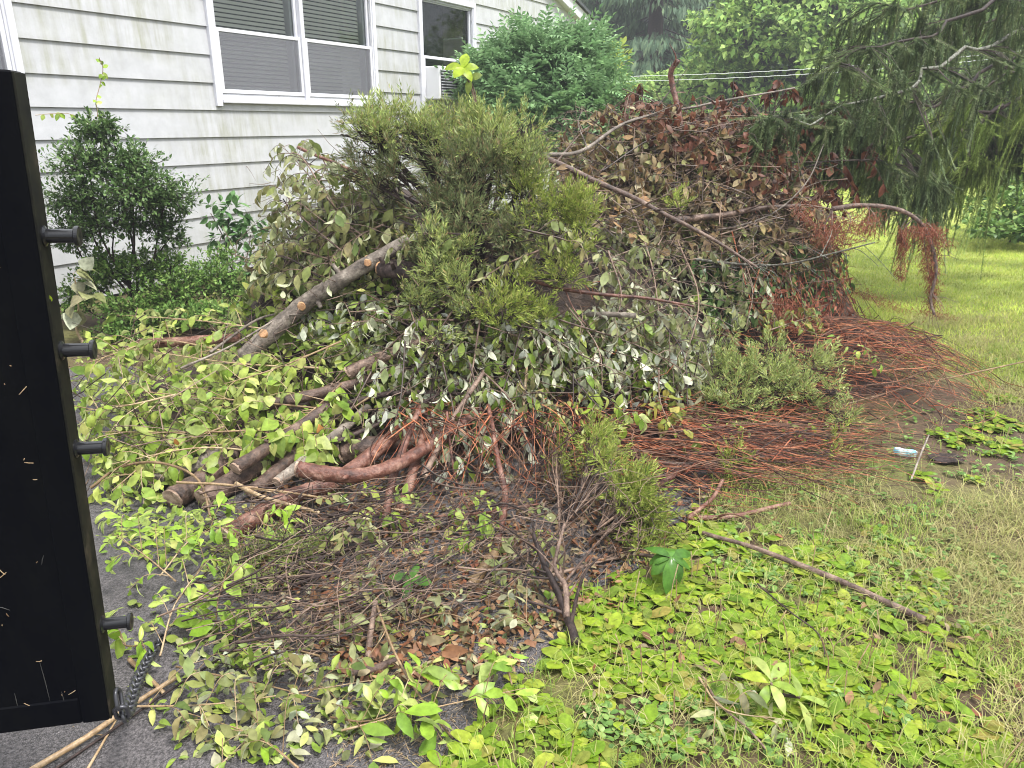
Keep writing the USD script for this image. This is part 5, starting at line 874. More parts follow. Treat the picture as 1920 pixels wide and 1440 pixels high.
def rosette_sprig(name, label, c, axis, n, L, Wd, mat, stem_to, tilt=1.0, kind='elliptic', lean=.35, droop=0.0):
    root = thing(name, label, 'sprig', stem_to); c = np.array(c); axis = unit(np.array(axis, float)); obj('stem', *tube(curve([stem_to, (np.array(stem_to) + c) / 2 + [.01, 0, 0], c], 8), np.linspace(.006, .004, 8), 6), M['bark_brown'], root)
    x = unit(np.cross(axis, [.2, 1, .1])); y = np.cross(axis, x)
    for q in range(n):
        a = q * 2 * math.pi / n + r.normal(0, .15); d = unit((math.cos(a) * x + math.sin(a) * y) * tilt + axis * lean - np.array([0, 0, droop])); tv, tf = leaf_template(kind, L * r.uniform(.75, 1.12), Wd * r.uniform(.8, 1.1), .22, r.uniform(.15, .6), .1, r.normal(0, .2), rows=11)
        obj('leaf', place(tv, [c + axis * r.normal(0, .006)], frames(d[None], axis[None]))[0], tf, M[mat] if q or 'lemon' not in label else M['lime'], root)
rosette_sprig('rhododendron_sprig', 'bright lime sprig of oval leaves standing on top of the juniper', P(868, 128, Y=4.5), [0, -.75, .55], 5, .112, .058, 'lime', P(892, 200, Y=4.55))
rosette_sprig('rhododendron_sprig', 'yellowing leaf cluster just under the bright lime sprig', P(880, 146, Y=4.53), [.1, -.6, .2], 3, .10, .045, 'birch', P(894, 202, Y=4.56))
rosette_sprig('rhododendron_sprig', 'dark glossy big leaved sprig beside the front juniper foot', P(1258, 1046, z=.13), [.1, -.35, .8], 8, .125, .05, 'rhodo', P(1200, 1040, z=.1), lean=.3, droop=.45)
rosette_sprig('rhododendron_sprig', 'dark glossy leaf pair on the asphalt in the dead twigs', P(770, 1088, z=.06), [0, -.3, .9], 4, .10, .045, 'rhodo', P(820, 1080, z=.05))
rosette_sprig('willow_sprig', 'pale green sprig with one lemon yellow leaf on the plantain', P(1445, 1280, z=.10), [0, -.3, .9], 6, .105, .034, 'bed', P(1460, 1330, z=.02), kind='elliptic')
rosette_sprig('willow_sprig', 'narrow leaved green sprig next to the lemon yellow leaf', P(1500, 1308, z=.05), [.5, -.2, .8], 4, .12, .03, 'bed', P(1440, 1300, z=.05), kind='lance')
# single dead orange leaves caught on the logs
for lab, px, py, off, s in (('crumpled orange leaf hanging over the log ends', 598, 795, .2, .11), ('second crumpled orange leaf just below the first', 588, 825, .19, .10), ('small orange leaf in the leaf bed', 328, 822, .13, .05), ('rusty red leaf lying on the asphalt at the bare stems', 918, 1118, None, .05), ('brown pinkish leaf lying on the asphalt', 830, 1220, None, .09), ('rusty leaf by the bark fragment', 795, 1200, None, .08)):
    p = Q(px, py, off) if off else P(px, py, z=.03); tv, tf = leaf_template('ovate', s, s * .6, .6, .6, .5, .7); v = place(tv, [p], frames(np.array([[.2, -.2, -1.0 if off else .1]]), np.array([[.2, -1.0, .5]])))[0]; v[:, 2] = np.maximum(v[:, 2], .01)
    obj('dead_leaf', v, tf, M['orange'] if off else M['litter'], cat='leaf', label=lab)

# ------------------------------------------------------------------ junipers
def spray_template(n, L, rng, w=.0050):
    # a plume: twiglets leaving a bending axis on all sides, shorter towards the tip
    V, Fc = [], []; bend = rng.normal(0, .25, 2); ax = lambda s: np.array([bend[0] * s * s * L, bend[1] * s * s * L, s * L])
    for q in range(n):
        s = (q + rng.random()) / n; a = q * 2.4 + rng.normal(0, .4); d = unit(np.array([math.cos(a), math.sin(a), 1.0 + .8 * s])); o = ax(s); l = L * (.42 - .20 * s) * rng.uniform(.7, 1.2); sd = unit(np.cross(d, rng.normal(size=3))); m_ = o + d * l * .55 + rng.normal(0, .06 * l, 3); e = o + d * l + [0, 0, .15 * l]
        b = len(V) * 4; V.append(np.array([o, m_ + sd * w * .5, e, m_ - sd * w * .5])); Fc += [(b, b + 1, b + 2), (b, b + 2, b + 3)]
    return np.vstack(V), np.array(Fc)
r = np.random.default_rng(81)
SPR = [spray_template(17, .095, r), spray_template(22, .12, r), spray_template(13, .07, r)]
def juniper(name, label, root_pts, clumps, mat, dens, up=.6, dead=14, stem='bark_dark', r0=.02, sc=1.0, stems=True, shell=.5, out=(0, 0, 0), twig='bark_dark'):
    base = np.array(root_pts[0], float); t_ = thing(name, label, 'juniper', base); st, fo, dt = MB(), MB(), MB()
    for k, (px, py, rp, Y) in enumerate(clumps):
        c = P(px, py, Y=Y) + r.normal(0, .25, 3) * rp * Y / 1480; rad = rp * Y / 1480 * r.uniform(.7, 1.15); n = int(dens * (rp / 45)**2 * r.uniform(.35, 1.15))
        d = unit(r.normal(size=(n, 3)) + [0, -.35, .35]); p = c + d * rad * (shell + (1 - shell) * r.random((n, 1))**.5) * [1, 1, .85] * (.55 + .95 * meshkit.noise(d * 2.7 + c * 5))[:, None]; p[:, 2] = np.maximum(p[:, 2], .02)
        ax = unit(d * .7 + [0, 0, up] + r.normal(0, .35, (n, 3)) + np.array(out)); pick = r.integers(3, size=n)
        for q in range(3):
            i = np.nonzero(pick == q)[0]
            if not len(i): continue
            tv, tf = SPR[q]; x = unit(np.cross(ax[i], r.normal(size=(len(i), 3)))); y = np.cross(ax[i], x); v = np.einsum('vk,nkj->nvj', tv, np.stack([x, y, ax[i]], 1)) * (sc * r.uniform(.7, 1.2, (len(i), 1, 1))) + p[i][:, None]
            v[..., 2] = np.maximum(v[..., 2], .006); fo.add(v.reshape(-1, 3), (tf[None] + (np.arange(len(i)) * len(tv))[:, None, None]).reshape(-1, 3))
        b = np.array(root_pts[k % len(root_pts)], float); mid = b * .5 + c * .5 + r.normal(0, .04, 3); mid[2] = max(mid[2], .03); cen = curve([b, mid, c], 10)
        if stems and (stems is True or k % stems == 0): st.add(*tube(cen, np.linspace(r0 * r.uniform(.6, 1), r0 * .22, 10), 6))
        s = cen[r.integers(5, 10, dead)]; e = c + unit(r.normal(size=(dead, 3))) * rad * r.uniform(.5, 1.0, (dead, 1)); m2 = (s + e) / 2 + r.normal(0, rad * .15, (dead, 3)); Pm = np.stack([s, m2, e], 1); Pm[..., 2] = np.maximum(Pm[..., 2], .012); dt.add(*thin_tubes(Pm, .0038, .0014))
        k2 = np.nonzero(r.random(n) < .3)[0]
        if len(k2): dt.add(*thin_tubes(np.stack([p[k2] * .4 + c * .6, p[k2] * .75 + c * .25, p[k2]], 1), .0026, .001))
    st.build('stem', M[stem], t_, kind='stuff'); dt.build('twigs', M[twig], t_, kind='stuff'); fo.build('foliage', M[mat], t_, kind='stuff'); return t_
top = [(700, 222, 36, 4.55), (745, 222, 38, 4.6), (800, 226, 40, 4.6), (850, 222, 42, 4.65), (900, 214, 42, 4.6), (945, 225, 42, 4.55), (725, 235, 34, 4.45), (780, 240, 32, 4.45), (830, 240, 34, 4.5), (875, 250, 36, 4.45), (920, 250, 36, 4.45), (960, 265, 36, 4.4), (980, 235, 38, 4.5), (985, 280, 36, 4.4), (690, 215, 26, 4.4), (1000, 315, 30, 4.35)]
top = [(x, y + 24, q, Y) for x, y, q, Y in top]
juniper('juniper_bush', 'big juniper flat topped bush standing upright on the heap with bare dark stems', [P(830, 400, Y=4.5), P(905, 420, Y=4.5)], top, 'juniper', 112, r0=.022, dead=60)
juniper('juniper_bush', 'dull juniper bough left side below the flat topped bush', [P(840, 420, Y=4.45)], [(690, 300, 40, 4.5), (735, 310, 36, 4.4), (715, 350, 36, 4.4), (660, 320, 24, 4.55)], 'juniper_dull', 85, dead=26, r0=.016)
juniper('juniper_bush', 'dull sagging juniper mass in the centre under the flat top', [P(900, 560, Y=4.2)], [(880, 300, 40, 4.4), (940, 310, 42, 4.4), (850, 330, 45, 4.4), (910, 340, 48, 4.35), (960, 350, 45, 4.35), (860, 400, 50, 4.3), (930, 410, 50, 4.25), (890, 460, 48, 4.2), (830, 450, 40, 4.2), (960, 450, 40, 4.2), (800, 400, 34, 4.3), (790, 480, 32, 4.15), (985, 500, 36, 4.15)], 'juniper_dull', 112, dead=40, r0=.02)
juniper('juniper_bush', 'bright juniper bough bulging out right of the sagging mass', [P(930, 470, Y=4.3)], [(1000, 380, 40, 4.25), (1045, 395, 42, 4.2), (1075, 400, 36, 4.2), (1010, 420, 36, 4.15), (1090, 430, 22, 4.2)], 'juniper_fresh', 120, dead=12, r0=.014)
juniper('juniper_bush', 'green juniper tufts low in the heap centre at the red branch', [P(960, 470, Y=4.2)], [(1065, 490, 36, 4.0), (1090, 480, 24, 4.0), (1050, 525, 30, 3.95), (985, 530, 30, 3.95), (1000, 575, 30, 3.9), (950, 590, 34, 3.85), (1010, 610, 26, 3.85)], 'juniper_fresh', 105, dead=12, r0=.010)
juniper('juniper_bush', 'green juniper tufts above the blackened log', [P(880, 520, Y=4.15)], [(845, 480, 32, 4.05), (880, 475, 24, 4.05), (810, 520, 30, 4.0), (850, 545, 34, 3.95), (805, 580, 28, 3.9), (870, 600, 34, 3.85), (820, 640, 26, 3.75), (790, 450, 22, 4.1)], 'juniper', 95, dead=14, r0=.010)
juniper('juniper_bush', 'single juniper wisp reaching towards the window sill', [P(740, 270, Y=4.5)], [(650, 232, 12, 4.5), (668, 226, 12, 4.5), (640, 250, 10, 4.5)], 'juniper_dull', 130, dead=5, r0=.006)
fr = [(1045, 850, 22, 3.2), (1050, 880, 20, 3.15), (1105, 835, 30, 3.2), (1120, 870, 32, 3.1), (1150, 885, 34, 3.0), (1180, 910, 34, 2.95), (1205, 940, 32, 2.85), (1210, 975, 34, 2.8), (1205, 1010, 32, 2.75), (1195, 1040, 26, 2.65), (1160, 935, 34, 2.9), (1165, 990, 30, 2.8)]
juniper('juniper_bush', 'front juniper branch with bright green arch and bare stems meeting at its cut foot', [P(1052, 1100, z=.05), P(1030, 1080, z=.08)], fr, 'juniper_fresh', 105, dead=46, stems=3, r0=.007, up=.3, out=(.25, 0, 0), stem='bark_brown', twig='twig_brown')
for lab, path, rr in (('blackish main stem of the front juniper ending at the plantain edge', [P(1078, 1210, z=.02), P(1060, 1150, z=.05), P(1035, 1090, z=.10), P(1020, 1060, z=.13), P(1000, 1000, z=.2)], .017), ('blackish side stem forking off the front juniper stem', [P(1062, 1160, z=.05), P(1058, 1100, z=.1), P(1040, 1060, z=.14), P(1060, 980, z=.24)], .012)):
    branch(lab, path, rr, rr * .45, M['bark_brown'] if 'side' in lab else M['bark_dark'], 9, .32, name='bare_branch')
juniper('juniper_bush', 'low dark juniper sprays under the dead twigs by the fresh sprigs', [P(600, 1080, z=.06)], [(460, 1060, 32, 2.55), (510, 1040, 34, 2.6), (560, 1050, 34, 2.55), (490, 1100, 32, 2.45), (450, 1090, 26, 2.45), (540, 1100, 26, 2.45), (610, 1030, 26, 2.65), (470, 1130, 24, 2.38)], 'juniper', 80, dead=26, r0=.008, sc=.85, up=.25)
juniper('juniper_bush', 'wide low juniper lying before the red twig tangle', [P(1500, 760, z=.1)], [(1340, 690, 34, 4.2), (1380, 700, 38, 4.15), (1420, 690, 36, 4.15), (1360, 740, 38, 3.95), (1410, 745, 40, 3.95), (1460, 740, 34, 3.95), (1330, 760, 28, 3.85), (1400, 780, 30, 3.8), (1480, 700, 34, 4.1), (1530, 700, 30, 4.1), (1350, 650, 26, 4.4), (1510, 740, 28, 3.95), (1565, 740, 26, 3.9), (1580, 790, 26, 3.7), (1545, 690, 22, 4.2), (1440, 660, 24, 4.3)], 'juniper', 95, dead=20, r0=.012, up=.4)
juniper('juniper_bush', 'thin drooping juniper sprig at the red twig ends', [P(1400, 860, z=.1)], [(1570, 820, 18, 3.55), (1560, 850, 14, 3.4), (1375, 870, 20, 3.3), (1360, 890, 14, 3.25)], 'juniper_fresh', 95, dead=6, r0=.005)
juniper('juniper_bush', 'small green tuft in the dry leaves near the lichen branch', [P(1270, 400, Y=5.0)], [(1270, 380, 22, 4.9), (1255, 388, 14, 4.9)], 'juniper_fresh', 110, dead=6, r0=.006)

# ------------------------------------------------------------------ dead rust-coloured conifer branch arching over the lawn
r = np.random.default_rng(91)
arch = curve([P(1560, 392, Y=5.3), P(1620, 385, Y=5.3), P(1690, 395, Y=5.25), P(1735, 430, Y=5.2), P(1755, 500, Y=5.1), P(1745, 560, Y=5.05), P(1752, 590, Y=5.0)], 40); arch[:, 2] = np.maximum(arch[:, 2], .03)
dead = thing('dead_conifer_branch', 'dead arched conifer branch with rust coloured needles over the lawn', 'branch', arch[-1]); obj('stem', *tube(arch, np.linspace(.018, .008, 40), 7, bump=.05, rng=r), M['bark_brown'], dead)
nd, tw = MB(), MB()
def rusty(p0, p1, n, rad, L=.05):
    t = r.random(n)[:, None]; n = int(n * .75); t = t[:n]; c = p0 + (p1 - p0) * t; c = c + r.normal(0, rad, (n, 3)) * [1, 1, .6] * (.35 + 1.5 * meshkit.noise(c * 16))[:, None]; d = unit(r.normal(size=(n, 3)) * .6 + [0, 0, -.8]); s = unit(np.cross(d, r.normal(size=(n, 3)))) * .0022; l = L * .72 * r.uniform(.4, 1.3, (n, 1))
    c[:, 2] = np.maximum(c[:, 2], .02); v = np.stack([c - s, c + s, c + d * l], 1); v[..., 2] = np.maximum(v[..., 2], .005); nd.add(v.reshape(-1, 3), np.arange(3 * n).reshape(-1, 3))
for (a, b, n, rad) in (((1745, 430), (1748, 580), 2400, .026), ((1728, 420), (1742, 520), 900, .03), ((1690, 440), (1688, 522), 900, .018), ((1700, 430), (1740, 440), 500, .03), ((1690, 430), (1700, 470), 500, .02), ((1630, 402), (1620, 440), 900, .04), ((1595, 410), (1580, 460), 900, .045), ((1560, 420), (1550, 450), 700, .05), ((1500, 385), (1520, 420), 500, .035), ((1740, 420), (1775, 460), 450, .025), ((1545, 430), (1560, 470), 400, .04)):
    p0, p1 = P(*a, Y=5.2), P(*b, Y=5.1); rusty(p0, p1, n, rad); q = arch[np.argmin(np.linalg.norm(arch - p0, axis=1))]; tw.add(*tube(curve([q, p0, p1], 10), np.linspace(.005, .0018, 10), 4))
for q in range(26):
    i_ = r.integers(5, 36); d = unit(r.normal(size=3) + [.3, 0, -.9]); tw.add(*tube(np.array([arch[i_], arch[i_] + d * .08, arch[i_] + d * .16 + [0, 0, -.03]]), [.003, .002, .001], 3))
tw.build('twigs', M['bark_brown'], dead, kind='stuff'); nd.build('needles', M['rust'], dead, kind='stuff')
nd = MB(); g0 = P(1600, 545, z=.02); rusty(g0, P(1700, 590, z=.02), 1500, .06, .06); rusty(P(1740, 590, z=.02), P(1780, 600, z=.02), 700, .05, .05); rusty(P(1430, 560, Y=5.0), P(1500, 600, Y=4.8), 1800, .10, .07); rusty(P(1480, 740, z=.06), P(1700, 700, z=.03), 2600, .16, .05); rusty(P(1150, 840, z=.05), P(1550, 850, z=.03), 2600, .13, .05); nd.build('dead_needles', M['rust'], kind='stuff', label='dead rusty needles fallen along the heap edge', cat='needles')

# ------------------------------------------------------------------ litter: crushed can and dark scrap
can_m = material('can_print', {'ge': ('geometry', {}), 'tc': ('texture_coordinate', {}), 'n': ('noise_texture', {'scale': 16.0, 'detail': 2.0}), 'r': ('rgb_ramp', {'ramp': [(.42, (.72, .76, .76)), (.5, (.30, .55, .62)), (.6, (.12, .38, .50))]}), 'p': ('principled_bsdf', {'metallic': .35, 'roughness': .3})},
    [('ge.position', 'n.vector'), ('n.fac', 'r.fac'), ('r.color', 'p.base_color')], surface='p.BSDF')
alu = material('can_aluminium', {'p': ('principled_bsdf', {'base_color': (.75, .76, .77), 'metallic': 1.0, 'roughness': .3})}, [], surface='p.BSDF')
cc = P(1697, 848, z=.028); can = thing('crushed_can', 'crushed pale blue drinks can on the ground past the red twigs', 'can', cc)
prof = np.array([(0, -.058), (.024, -.058), (.0265, -.054), (.030, -.046), (.0305, 0), (.030, .044), (.026, .054), (.0235, .058), (0, .056)]); cm = trimesh.creation.revolve(prof, sections=26).subdivide(); v = np.array(cm.vertices); ca, sa = math.cos(.45), math.sin(.45)
v[:, :2] *= (1 - .22 * np.exp(-((v[:, 2:3] - .01) / .02)**2) * (v[:, :1] > -.01)); v = v + .003 * (meshkit.noise(v * 55)[:, None] - .5); v = np.c_[v[:, 2] * ca - v[:, 0] * sa * .2, -v[:, 2] * sa + v[:, 0] * .5, v[:, 1] * .8 + v[:, 0] * .2]
v = v * .82; obj('body', cc + v, np.array(cm.faces), can_m, can)
e = trimesh.creation.revolve(np.array([(0, .0), (.019, 0), (.0215, .003), (.0235, .0025), (.0235, -.001)]), sections=24); v = np.array(e.vertices); v = np.c_[(v[:, 2] + .0585) * ca, -(v[:, 2] + .0585) * sa + v[:, 0] * .55, v[:, 1] * .85]; v = v * .82; obj('lid', cc + v, np.array(e.faces), alu, can)
r = np.random.default_rng(95); a = np.linspace(0, 6.28, 13)[:-1]; c0 = P(1778, 862, z=.012); v = c0 + np.c_[np.cos(a) * .075 * (1 + .3 * r.normal(size=12)), np.sin(a) * .06, .006 + .012 * r.random(12)]; v = np.vstack([v, c0 + [0, 0, .018], v - [0, 0, .006]]); f = []
for k in range(12): f += [(k, (k + 1) % 12, 12), (k, 13 + k, (k + 1) % 12), ((k + 1) % 12, 13 + k, 13 + (k + 1) % 12)]
obj('dark_scrap', v, f, M['bark_dark'], cat='scrap', label='flat dark scrap lying beside the crushed can', smooth=False)

# ------------------------------------------------------------------ foreground: dead twigs, leaf litter, pine needles
r = np.random.default_rng(101)
def sticks(n, poly, rng, L=(.2, .6), ang=(.6, .5), zr=(.015, .14)):
    q = in_poly(poly, n, rng); p = P(q[:, 0], q[:, 1], z=.04); z = zr[0] + (zr[1] - zr[0]) * rng.random(n)**1.5; a = rng.normal(ang[0], ang[1], n); l = rng.uniform(*L, n); d = np.c_[np.cos(a), np.sin(a), rng.normal(0, .12, n)]; s = np.linspace(-.5, .5, 6); b = rng.normal(0, .10, (n, 3)) * [1, 1, .5]
    Pm = p[:, None] * [1, 1, 0] + d[:, None] * (s[:, None] * l[:, None, None]) + b[:, None] * (l[:, None, None] * (1 - 4 * s[:, None]**2)) + rng.normal(0, .008, (n, 6, 3)); Pm[..., 2] = np.maximum(Pm[..., 2] + z[:, None], .006); return Pm
TW = [(430, 960), (640, 940), (1000, 930), (1010, 1080), (880, 1160), (690, 1190), (560, 1260), (430, 1200)]
for p in sticks(95, TW, r, zr=(.015, .24)): obj('dead_twig', *tube(curve(p, 14), np.linspace(r.uniform(.0025, .005), .0013, 14), 5), M['bark_dark'] if r.random() < .55 else M['twig_brown'], cat='twig', label='thin dark dead twig crossing the asphalt before the heap', group='dead twigs before the heap')
mb = MB(); mb.add(*thin_tubes(sticks(260, TW, r, L=(.08, .4), ang=(.6, .9), zr=(.01, .18)), .0018, .0009)); mb.add(*thin_tubes(sticks(200, [(960, 900), (1250, 900), (1250, 1060), (1000, 1080)], r, L=(.1, .4), ang=(1.3, .7), zr=(.01, .25)), .002, .001)); mb.add(*thin_tubes(sticks(300, TW, r, L=(.1, .45), ang=(.8, 1.0), zr=(.01, .2)), .002, .001)); mb.build('fine_twigs', M['twig_brown'], kind='stuff', label='fine dead twiglets littering the asphalt before the heap', cat='twigs')
def scatter_leaves(label, poly, n, mat, L, rng, kinds=('ovate', 'elliptic'), z=(.008, .03), name='leaf_litter', flat=.25, scale_by=None):
    q = in_poly(poly, n, rng); p = P(q[:, 0], q[:, 1], z=0.0); p[:, 2] = rng.uniform(*z, n); a = rng.random(n) * 6.28; d = np.c_[np.cos(a), np.sin(a), rng.normal(.05, flat, n)]; mbl = MB()
    leaves(mbl, sum((WT[k] for k in kinds), []), p, d, unit(np.array([0, 0, 1.]) + rng.normal(0, .3, (n, 3))), L * rng.uniform(.5, 1.2, n), rng); v, f = mbl.get(); v[:, 2] = np.maximum(v[:, 2], .009); obj(name, v, f, M[mat], kind='stuff', label=label, cat='leaf litter')
scatter_leaves('brown dead leaves littering the asphalt below the heap', [(520, 860), (1280, 830), (1340, 970), (1090, 1150), (900, 1300), (640, 1280), (430, 1000)], 4200, 'litter', .042, r, flat=.4)
scatter_leaves('green fallen leaves littering the asphalt before the heap', [(190, 960), (640, 900), (1050, 950), (1060, 1180), (800, 1300), (560, 1440), (330, 1440), (230, 1200)], 620, 'bed', .052, r)
scatter_leaves('green leaves fallen on the asphalt between tailgate and sawn logs', [(170, 880), (310, 880), (420, 960), (470, 1010), (330, 1080), (200, 1010)], 330, 'bed', .06, r, z=(.01, .08), flat=.4)
scatter_leaves('pale grey fallen leaves on the asphalt', [(330, 1180), (700, 1100), (1060, 1080), (980, 1260), (760, 1420), (340, 1440)], 260, 'pale', .055, r)
scatter_leaves('brown fallen leaves scattered through the plantain and lawn', [(1050, 1440), (1100, 1150), (1300, 1000), (1500, 850), (1920, 780), (1920, 1440)], 170, 'litter', .045, r, z=(.01, .03), flat=.5)
mb = MB(); q = in_poly([(620, 1440), (540, 1200), (700, 1130), (1080, 1090), (1090, 1200), (1010, 1290), (880, 1440)], 1700, r); p = P(q[:, 0], q[:, 1], z=.009); a = r.random(len(p)) * 6.28; d = np.c_[np.cos(a), np.sin(a), 0 * a] * r.uniform(.008, .022, (len(p), 1)); s = np.c_[-np.sin(a), np.cos(a), 0 * a] * .0009
mb.add(np.stack([p - d - s, p - d + s, p + d + [0, 0, .004]], 1).reshape(-1, 3), np.arange(3 * len(p)).reshape(-1, 3)); mb.build('pine_needles', M['twig_tan'], kind='stuff', label='tan pine needles strewn over the asphalt edge', cat='needles')

for q, (lab, pth, z) in enumerate((('wilted green sprig lying in the dead twigs at the centre', [(560, 960), (640, 1000), (700, 1040)], (.1, .1, .06)), ('wilted green sprig before the upright red brown stem', [(640, 940), (720, 960), (800, 985)], (.1, .1, .06)), ('wilted sprig by the broken stub', [(600, 1120), (660, 1150), (730, 1170)], (.06, .06, .03)),
        ('wilted sprig beside the thin red stem', [(840, 930), (880, 980), (900, 1040)], (.12, .08, .04)), ('wilted sprig under the front juniper stems', [(960, 960), (990, 1040), (960, 1100)], (.1, .08, .04)))):
    leafy('green_sprig', lab, Zp(pth, z), ('wilt_olive', 'bed')[q % 2], 'ovate', 7, .16, 6, .058, rng=r, down=.3, stem='twig_brown', r0=.0035, cat='sprig', lift=.2, face=.15)
for lab, pth in (('bare red stem lying across the asphalt before the heap hollow', [(620, 950, .04), (760, 968, .05), (900, 962, .06), (1010, 945, .06)]), ('red stem leaning out of the hollow towards the peeled log', [(840, 770, .3), (850, 880, .12), (880, 960, .03)]), ('red stem lying under the front juniper arch', [(1030, 800, .2), (1080, 900, .06), (1150, 950, .02)])):
    branch(lab, [P(x, y, z=z) for x, y, z in pth], .007, .004, M['bark_red'], 4, .2)

# ------------------------------------------------------------------ plantain rosettes and grass
r = np.random.default_rng(111)
def lawn_points(n, x0, x1, y0, y1, rng): return np.c_[rng.uniform(x0, x1, n), rng.uniform(y0, y1, n)]
cand = lawn_points(14000, -.5, 3.6, 1.35, 4.6, r); on = on_drive(cand[:, 0], cand[:, 1])
dens = meshkit.fbm(np.c_[cand * 1.5, np.zeros(len(cand))], 3, 5); edge_pref = np.clip(1.35 - (cand[:, 0] - (.15 + .42 * (cand[:, 1] - 1.4))) * .62, .05, 1.2)
keep = (~on) & (H(cand[:, 0], cand[:, 1]) < .05) & (r.random(len(cand)) < np.clip((dens - .40) * 5.0, 0, 1) * edge_pref * .31)
ros = cand[keep]; ros = ros[np.argsort(np.hypot(ros[:, 0], ros[:, 1] ))]
PK = {k: [leaf_template(kd, 1.0, w, fold=f, curl=c, wave=wv) for f, c, wv in ((.2, .35, .08), (.3, .6, .12), (.12, .2, .15), (.35, .9, .1))] for k, kd, w in (('p', 'round', .62),)}
def rosette(p, rng, s):
    n = rng.integers(5, 9); a = rng.random() * 6.28 + np.arange(n) * 2.4; el = rng.uniform(.05, .75, n); d = np.c_[np.cos(a) * np.cos(el), np.sin(a) * np.cos(el), np.sin(el)]
    o = np.array([*p, .012]) + np.c_[np.cos(a), np.sin(a), 0 * a] * .012; return o, d, s * rng.uniform(.65, 1.15, n)
near = []; far_mb = MB()
vis = [k for k, p in enumerate(ros) if abs(p[0]) < .72 * (p[1] * 1.0) + .1]
NEAR = set(vis[:240])
for k, p in enumerate(ros):
    s = r.uniform(.030, .078); o, d, sz = rosette(p, r, s)
    if k in NEAR:
        t_ = thing('plantain', 'bright green broadleaf plantain rosette in the weedy lawn by the asphalt', 'plantain', [*p, 0], group='plantain rosettes in the lawn')
        for q in range(len(o)):
            tv, tf = PK['p'][r.integers(4)]; v = place(tv, o[q:q + 1], frames(d[q:q + 1], np.array([[0, 0, 1.]])), sz[q:q + 1])[0]; v[:, 2] = np.maximum(v[:, 2], .010); obj('leaf', v, tf, M['plantain'], t_)
    else: leaves(far_mb, PK['p'], o, d, np.array([0, 0, 1.]), sz, r)
v, f = far_mb.get(); v[:, 2] = np.maximum(v[:, 2], .010); obj('plantain_cover', v, f, M['plantain'], kind='stuff', label='bright green plantain carpet spreading beyond the nearest rosettes', cat='ground cover')
sp = ros[r.random(len(ros)) < .16]; ns_ = len(sp); hh = r.uniform(.06, .14, ns_); ln = r.normal(0, .25, (ns_, 2)) * hh[:, None]; b0 = np.c_[sp, np.full(ns_, .01)]
v, f = thin_tubes(np.stack([b0, b0 + np.c_[ln * .3, hh * .55], b0 + np.c_[ln, hh]], 1), .0011, .0022, 4); obj('seed_stalks', v, f, M['twig_tan'], kind='stuff', label='thin upright seed stalks standing among the plantain', cat='ground cover')
def grass(label, xy, h, w, mat, rng, lean=.5, name='grass', segs=2):
    n = len(xy); a = rng.random(n) * 6.28; hh = h * rng.uniform(.4, 1.25, n); ln = lean * rng.uniform(.3, 1.4, n); d = np.c_[np.cos(a), np.sin(a)]; b = np.c_[xy, np.full(n, .002)]; s = np.c_[-np.sin(a), np.cos(a), 0 * a] * (w * rng.uniform(.6, 1.2, n))[:, None] / 2
    m_ = b + np.c_[d * (hh * ln * .35)[:, None], hh * .6]; e = b + np.c_[d * (hh * ln)[:, None], hh * (1 - .25 * np.minimum(ln, 1.5))]
    if segs == 2: v = np.stack([b - s, b + s, m_ + s * .8, m_ - s * .8, e], 1); f = np.array([[0, 1, 2], [0, 2, 3], [3, 2, 4]])
    else: v = np.stack([b - s, b + s, e], 1); f = np.array([[0, 1, 2]])
    obj(name, v.reshape(-1, 3), (f[None] + (np.arange(n) * v.shape[1])[:, None, None]).reshape(-1, 3), M[mat], kind='stuff', label=label, cat='grass', smooth=True)
c = lawn_points(330000, -.4, 6.8, 1.3, 6.5, r); on = on_drive(c[:, 0], c[:, 1]); nz = meshkit.fbm(np.c_[c * 1.1, np.zeros(len(c))], 4, 9); nz2 = meshkit.fbm(np.c_[c * 2.2, np.full(len(c), 3.)], 3, 12)
ok = (~on) & (np.abs(c[:, 0]) < .78 * c[:, 1] + 1.7) & (H(c[:, 0], c[:, 1]) < .12); side = np.clip((c[:, 0] - (.35 + .36 * (c[:, 1] - 1.4))) * .9, 0, 1)
g1 = ok & (r.random(len(c)) < np.clip((nz - .36) * 4.0, .05, 1) * (.45 + .55 * side) * (1 - .55 * np.clip((meshkit.fbm(np.c_[c * 1.5, np.zeros(len(c))], 3, 5) - .39) * 5, 0, 1) * (side < .8))); dry = g1 & (nz2 + .10 * side > .50)
grass('short green grass in the near lawn', c[g1 & ~dry], .060, .0036, 'grass', r, 1.1); grass('short straw coloured grass in the near lawn', c[dry], .062, .0030, 'grass_dry', r, 1.5)
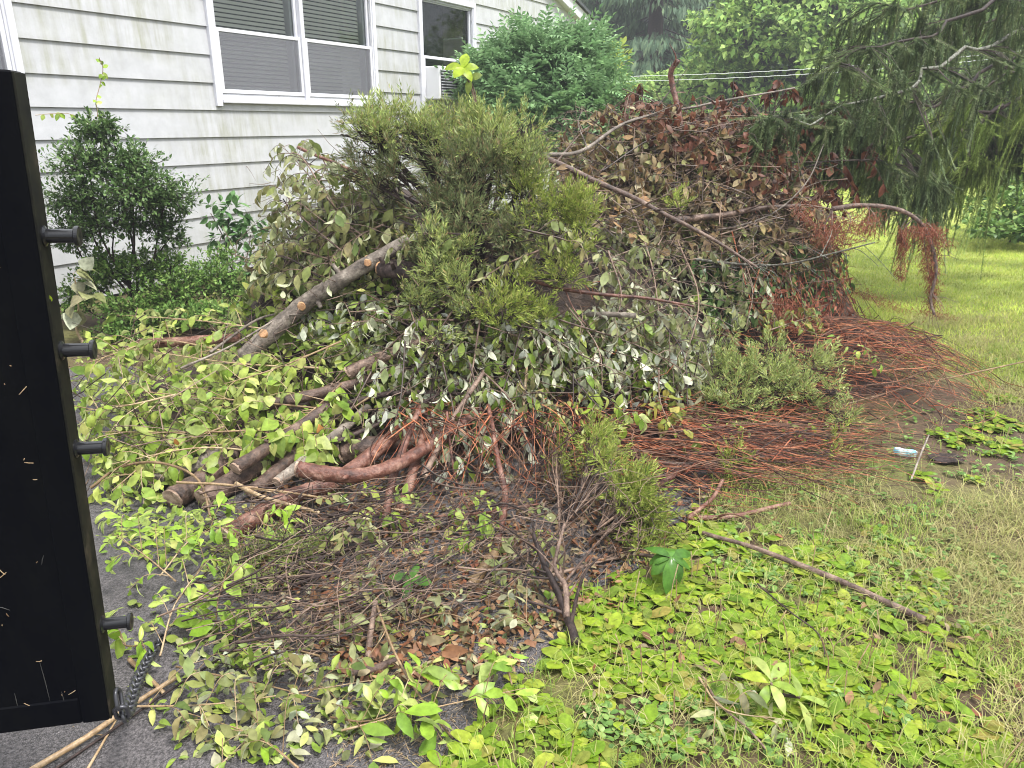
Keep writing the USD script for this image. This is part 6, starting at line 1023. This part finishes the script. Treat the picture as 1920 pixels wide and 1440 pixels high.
cl_mb = MB(); q = in_poly([(1000, 1440), (1120, 1150), (1300, 980), (1560, 860), (1760, 700), (1920, 640), (1920, 1440)], 1500, r); p = P(q[:, 0], q[:, 1], z=0.); k_ = meshkit.fbm(p * 2.0 + 7, 3, 4) > .5; p = p[k_]; p = p[~on_drive(p[:, 0], p[:, 1])]
for q in range(3):
    a = r.random(len(p)) * 6.28 + q * 2.1; d = np.c_[np.cos(a), np.sin(a), 0 * a + .3]; leaves(cl_mb, PK['p'], p + [0, 0, .012] + r.uniform(0, .02, (len(p), 1)) * [0, 0, 1], d, np.array([0, 0, 1.]), r.uniform(.014, .034, len(p)), r)
v, f = cl_mb.get(); v[:, 2] = np.maximum(v[:, 2], .009); obj('lawn_weeds', v, f, M['shrub_low'], kind='stuff', label='small green lawn weeds and clover between the grass', cat='ground cover')
c = lawn_points(320000, -1, 12, 4.6, 13.0, r); c = c[(np.abs(c[:, 0] - 0) < .78 * c[:, 1] + 1.5) & (c[:, 0] > .18 * c[:, 1]) & (H(c[:, 0], c[:, 1]) < .1)]; c = c[r.random(len(c)) < np.clip(1.6 - c[:, 1] * .08, .3, 1)]
grass('bright yellow green grass of the lawn beyond the heap', c, .042, .006, 'grass_far', r, .9, segs=1)
c = lawn_points(70000, 0, 30, 14.0, 34.0, r); c = c[(np.abs(c[:, 0]) < .78 * c[:, 1])]
grass('far bright lawn grass under the trees', c, .06, .02, 'grass_far', r, .8, name='far_grass', segs=1)
q = in_poly([(1560, 570), (1700, 600), (1720, 660), (1600, 640)], 900, r); p = P(q[:, 0], q[:, 1], z=0.)[:, :2]; grass('taller grass tuft behind the red twig tangle', p, .15, .004, 'grass_far', r, .9, name='tall_grass')

# ------------------------------------------------------------------ humid air
air = material('humid_air', {'v': ('principled_volume', {'color': (.93, .95, 1.0), 'density': .0016, 'anisotropy': .3})}, [], volume='v.volume')
bm = boxm(-130, 130, -40, 170, -1.0, 24); obj('haze', bm.vertices, bm.faces, air, kind='stuff', smooth=False, label='pale humid air thickening over the far trees', cat='haze')
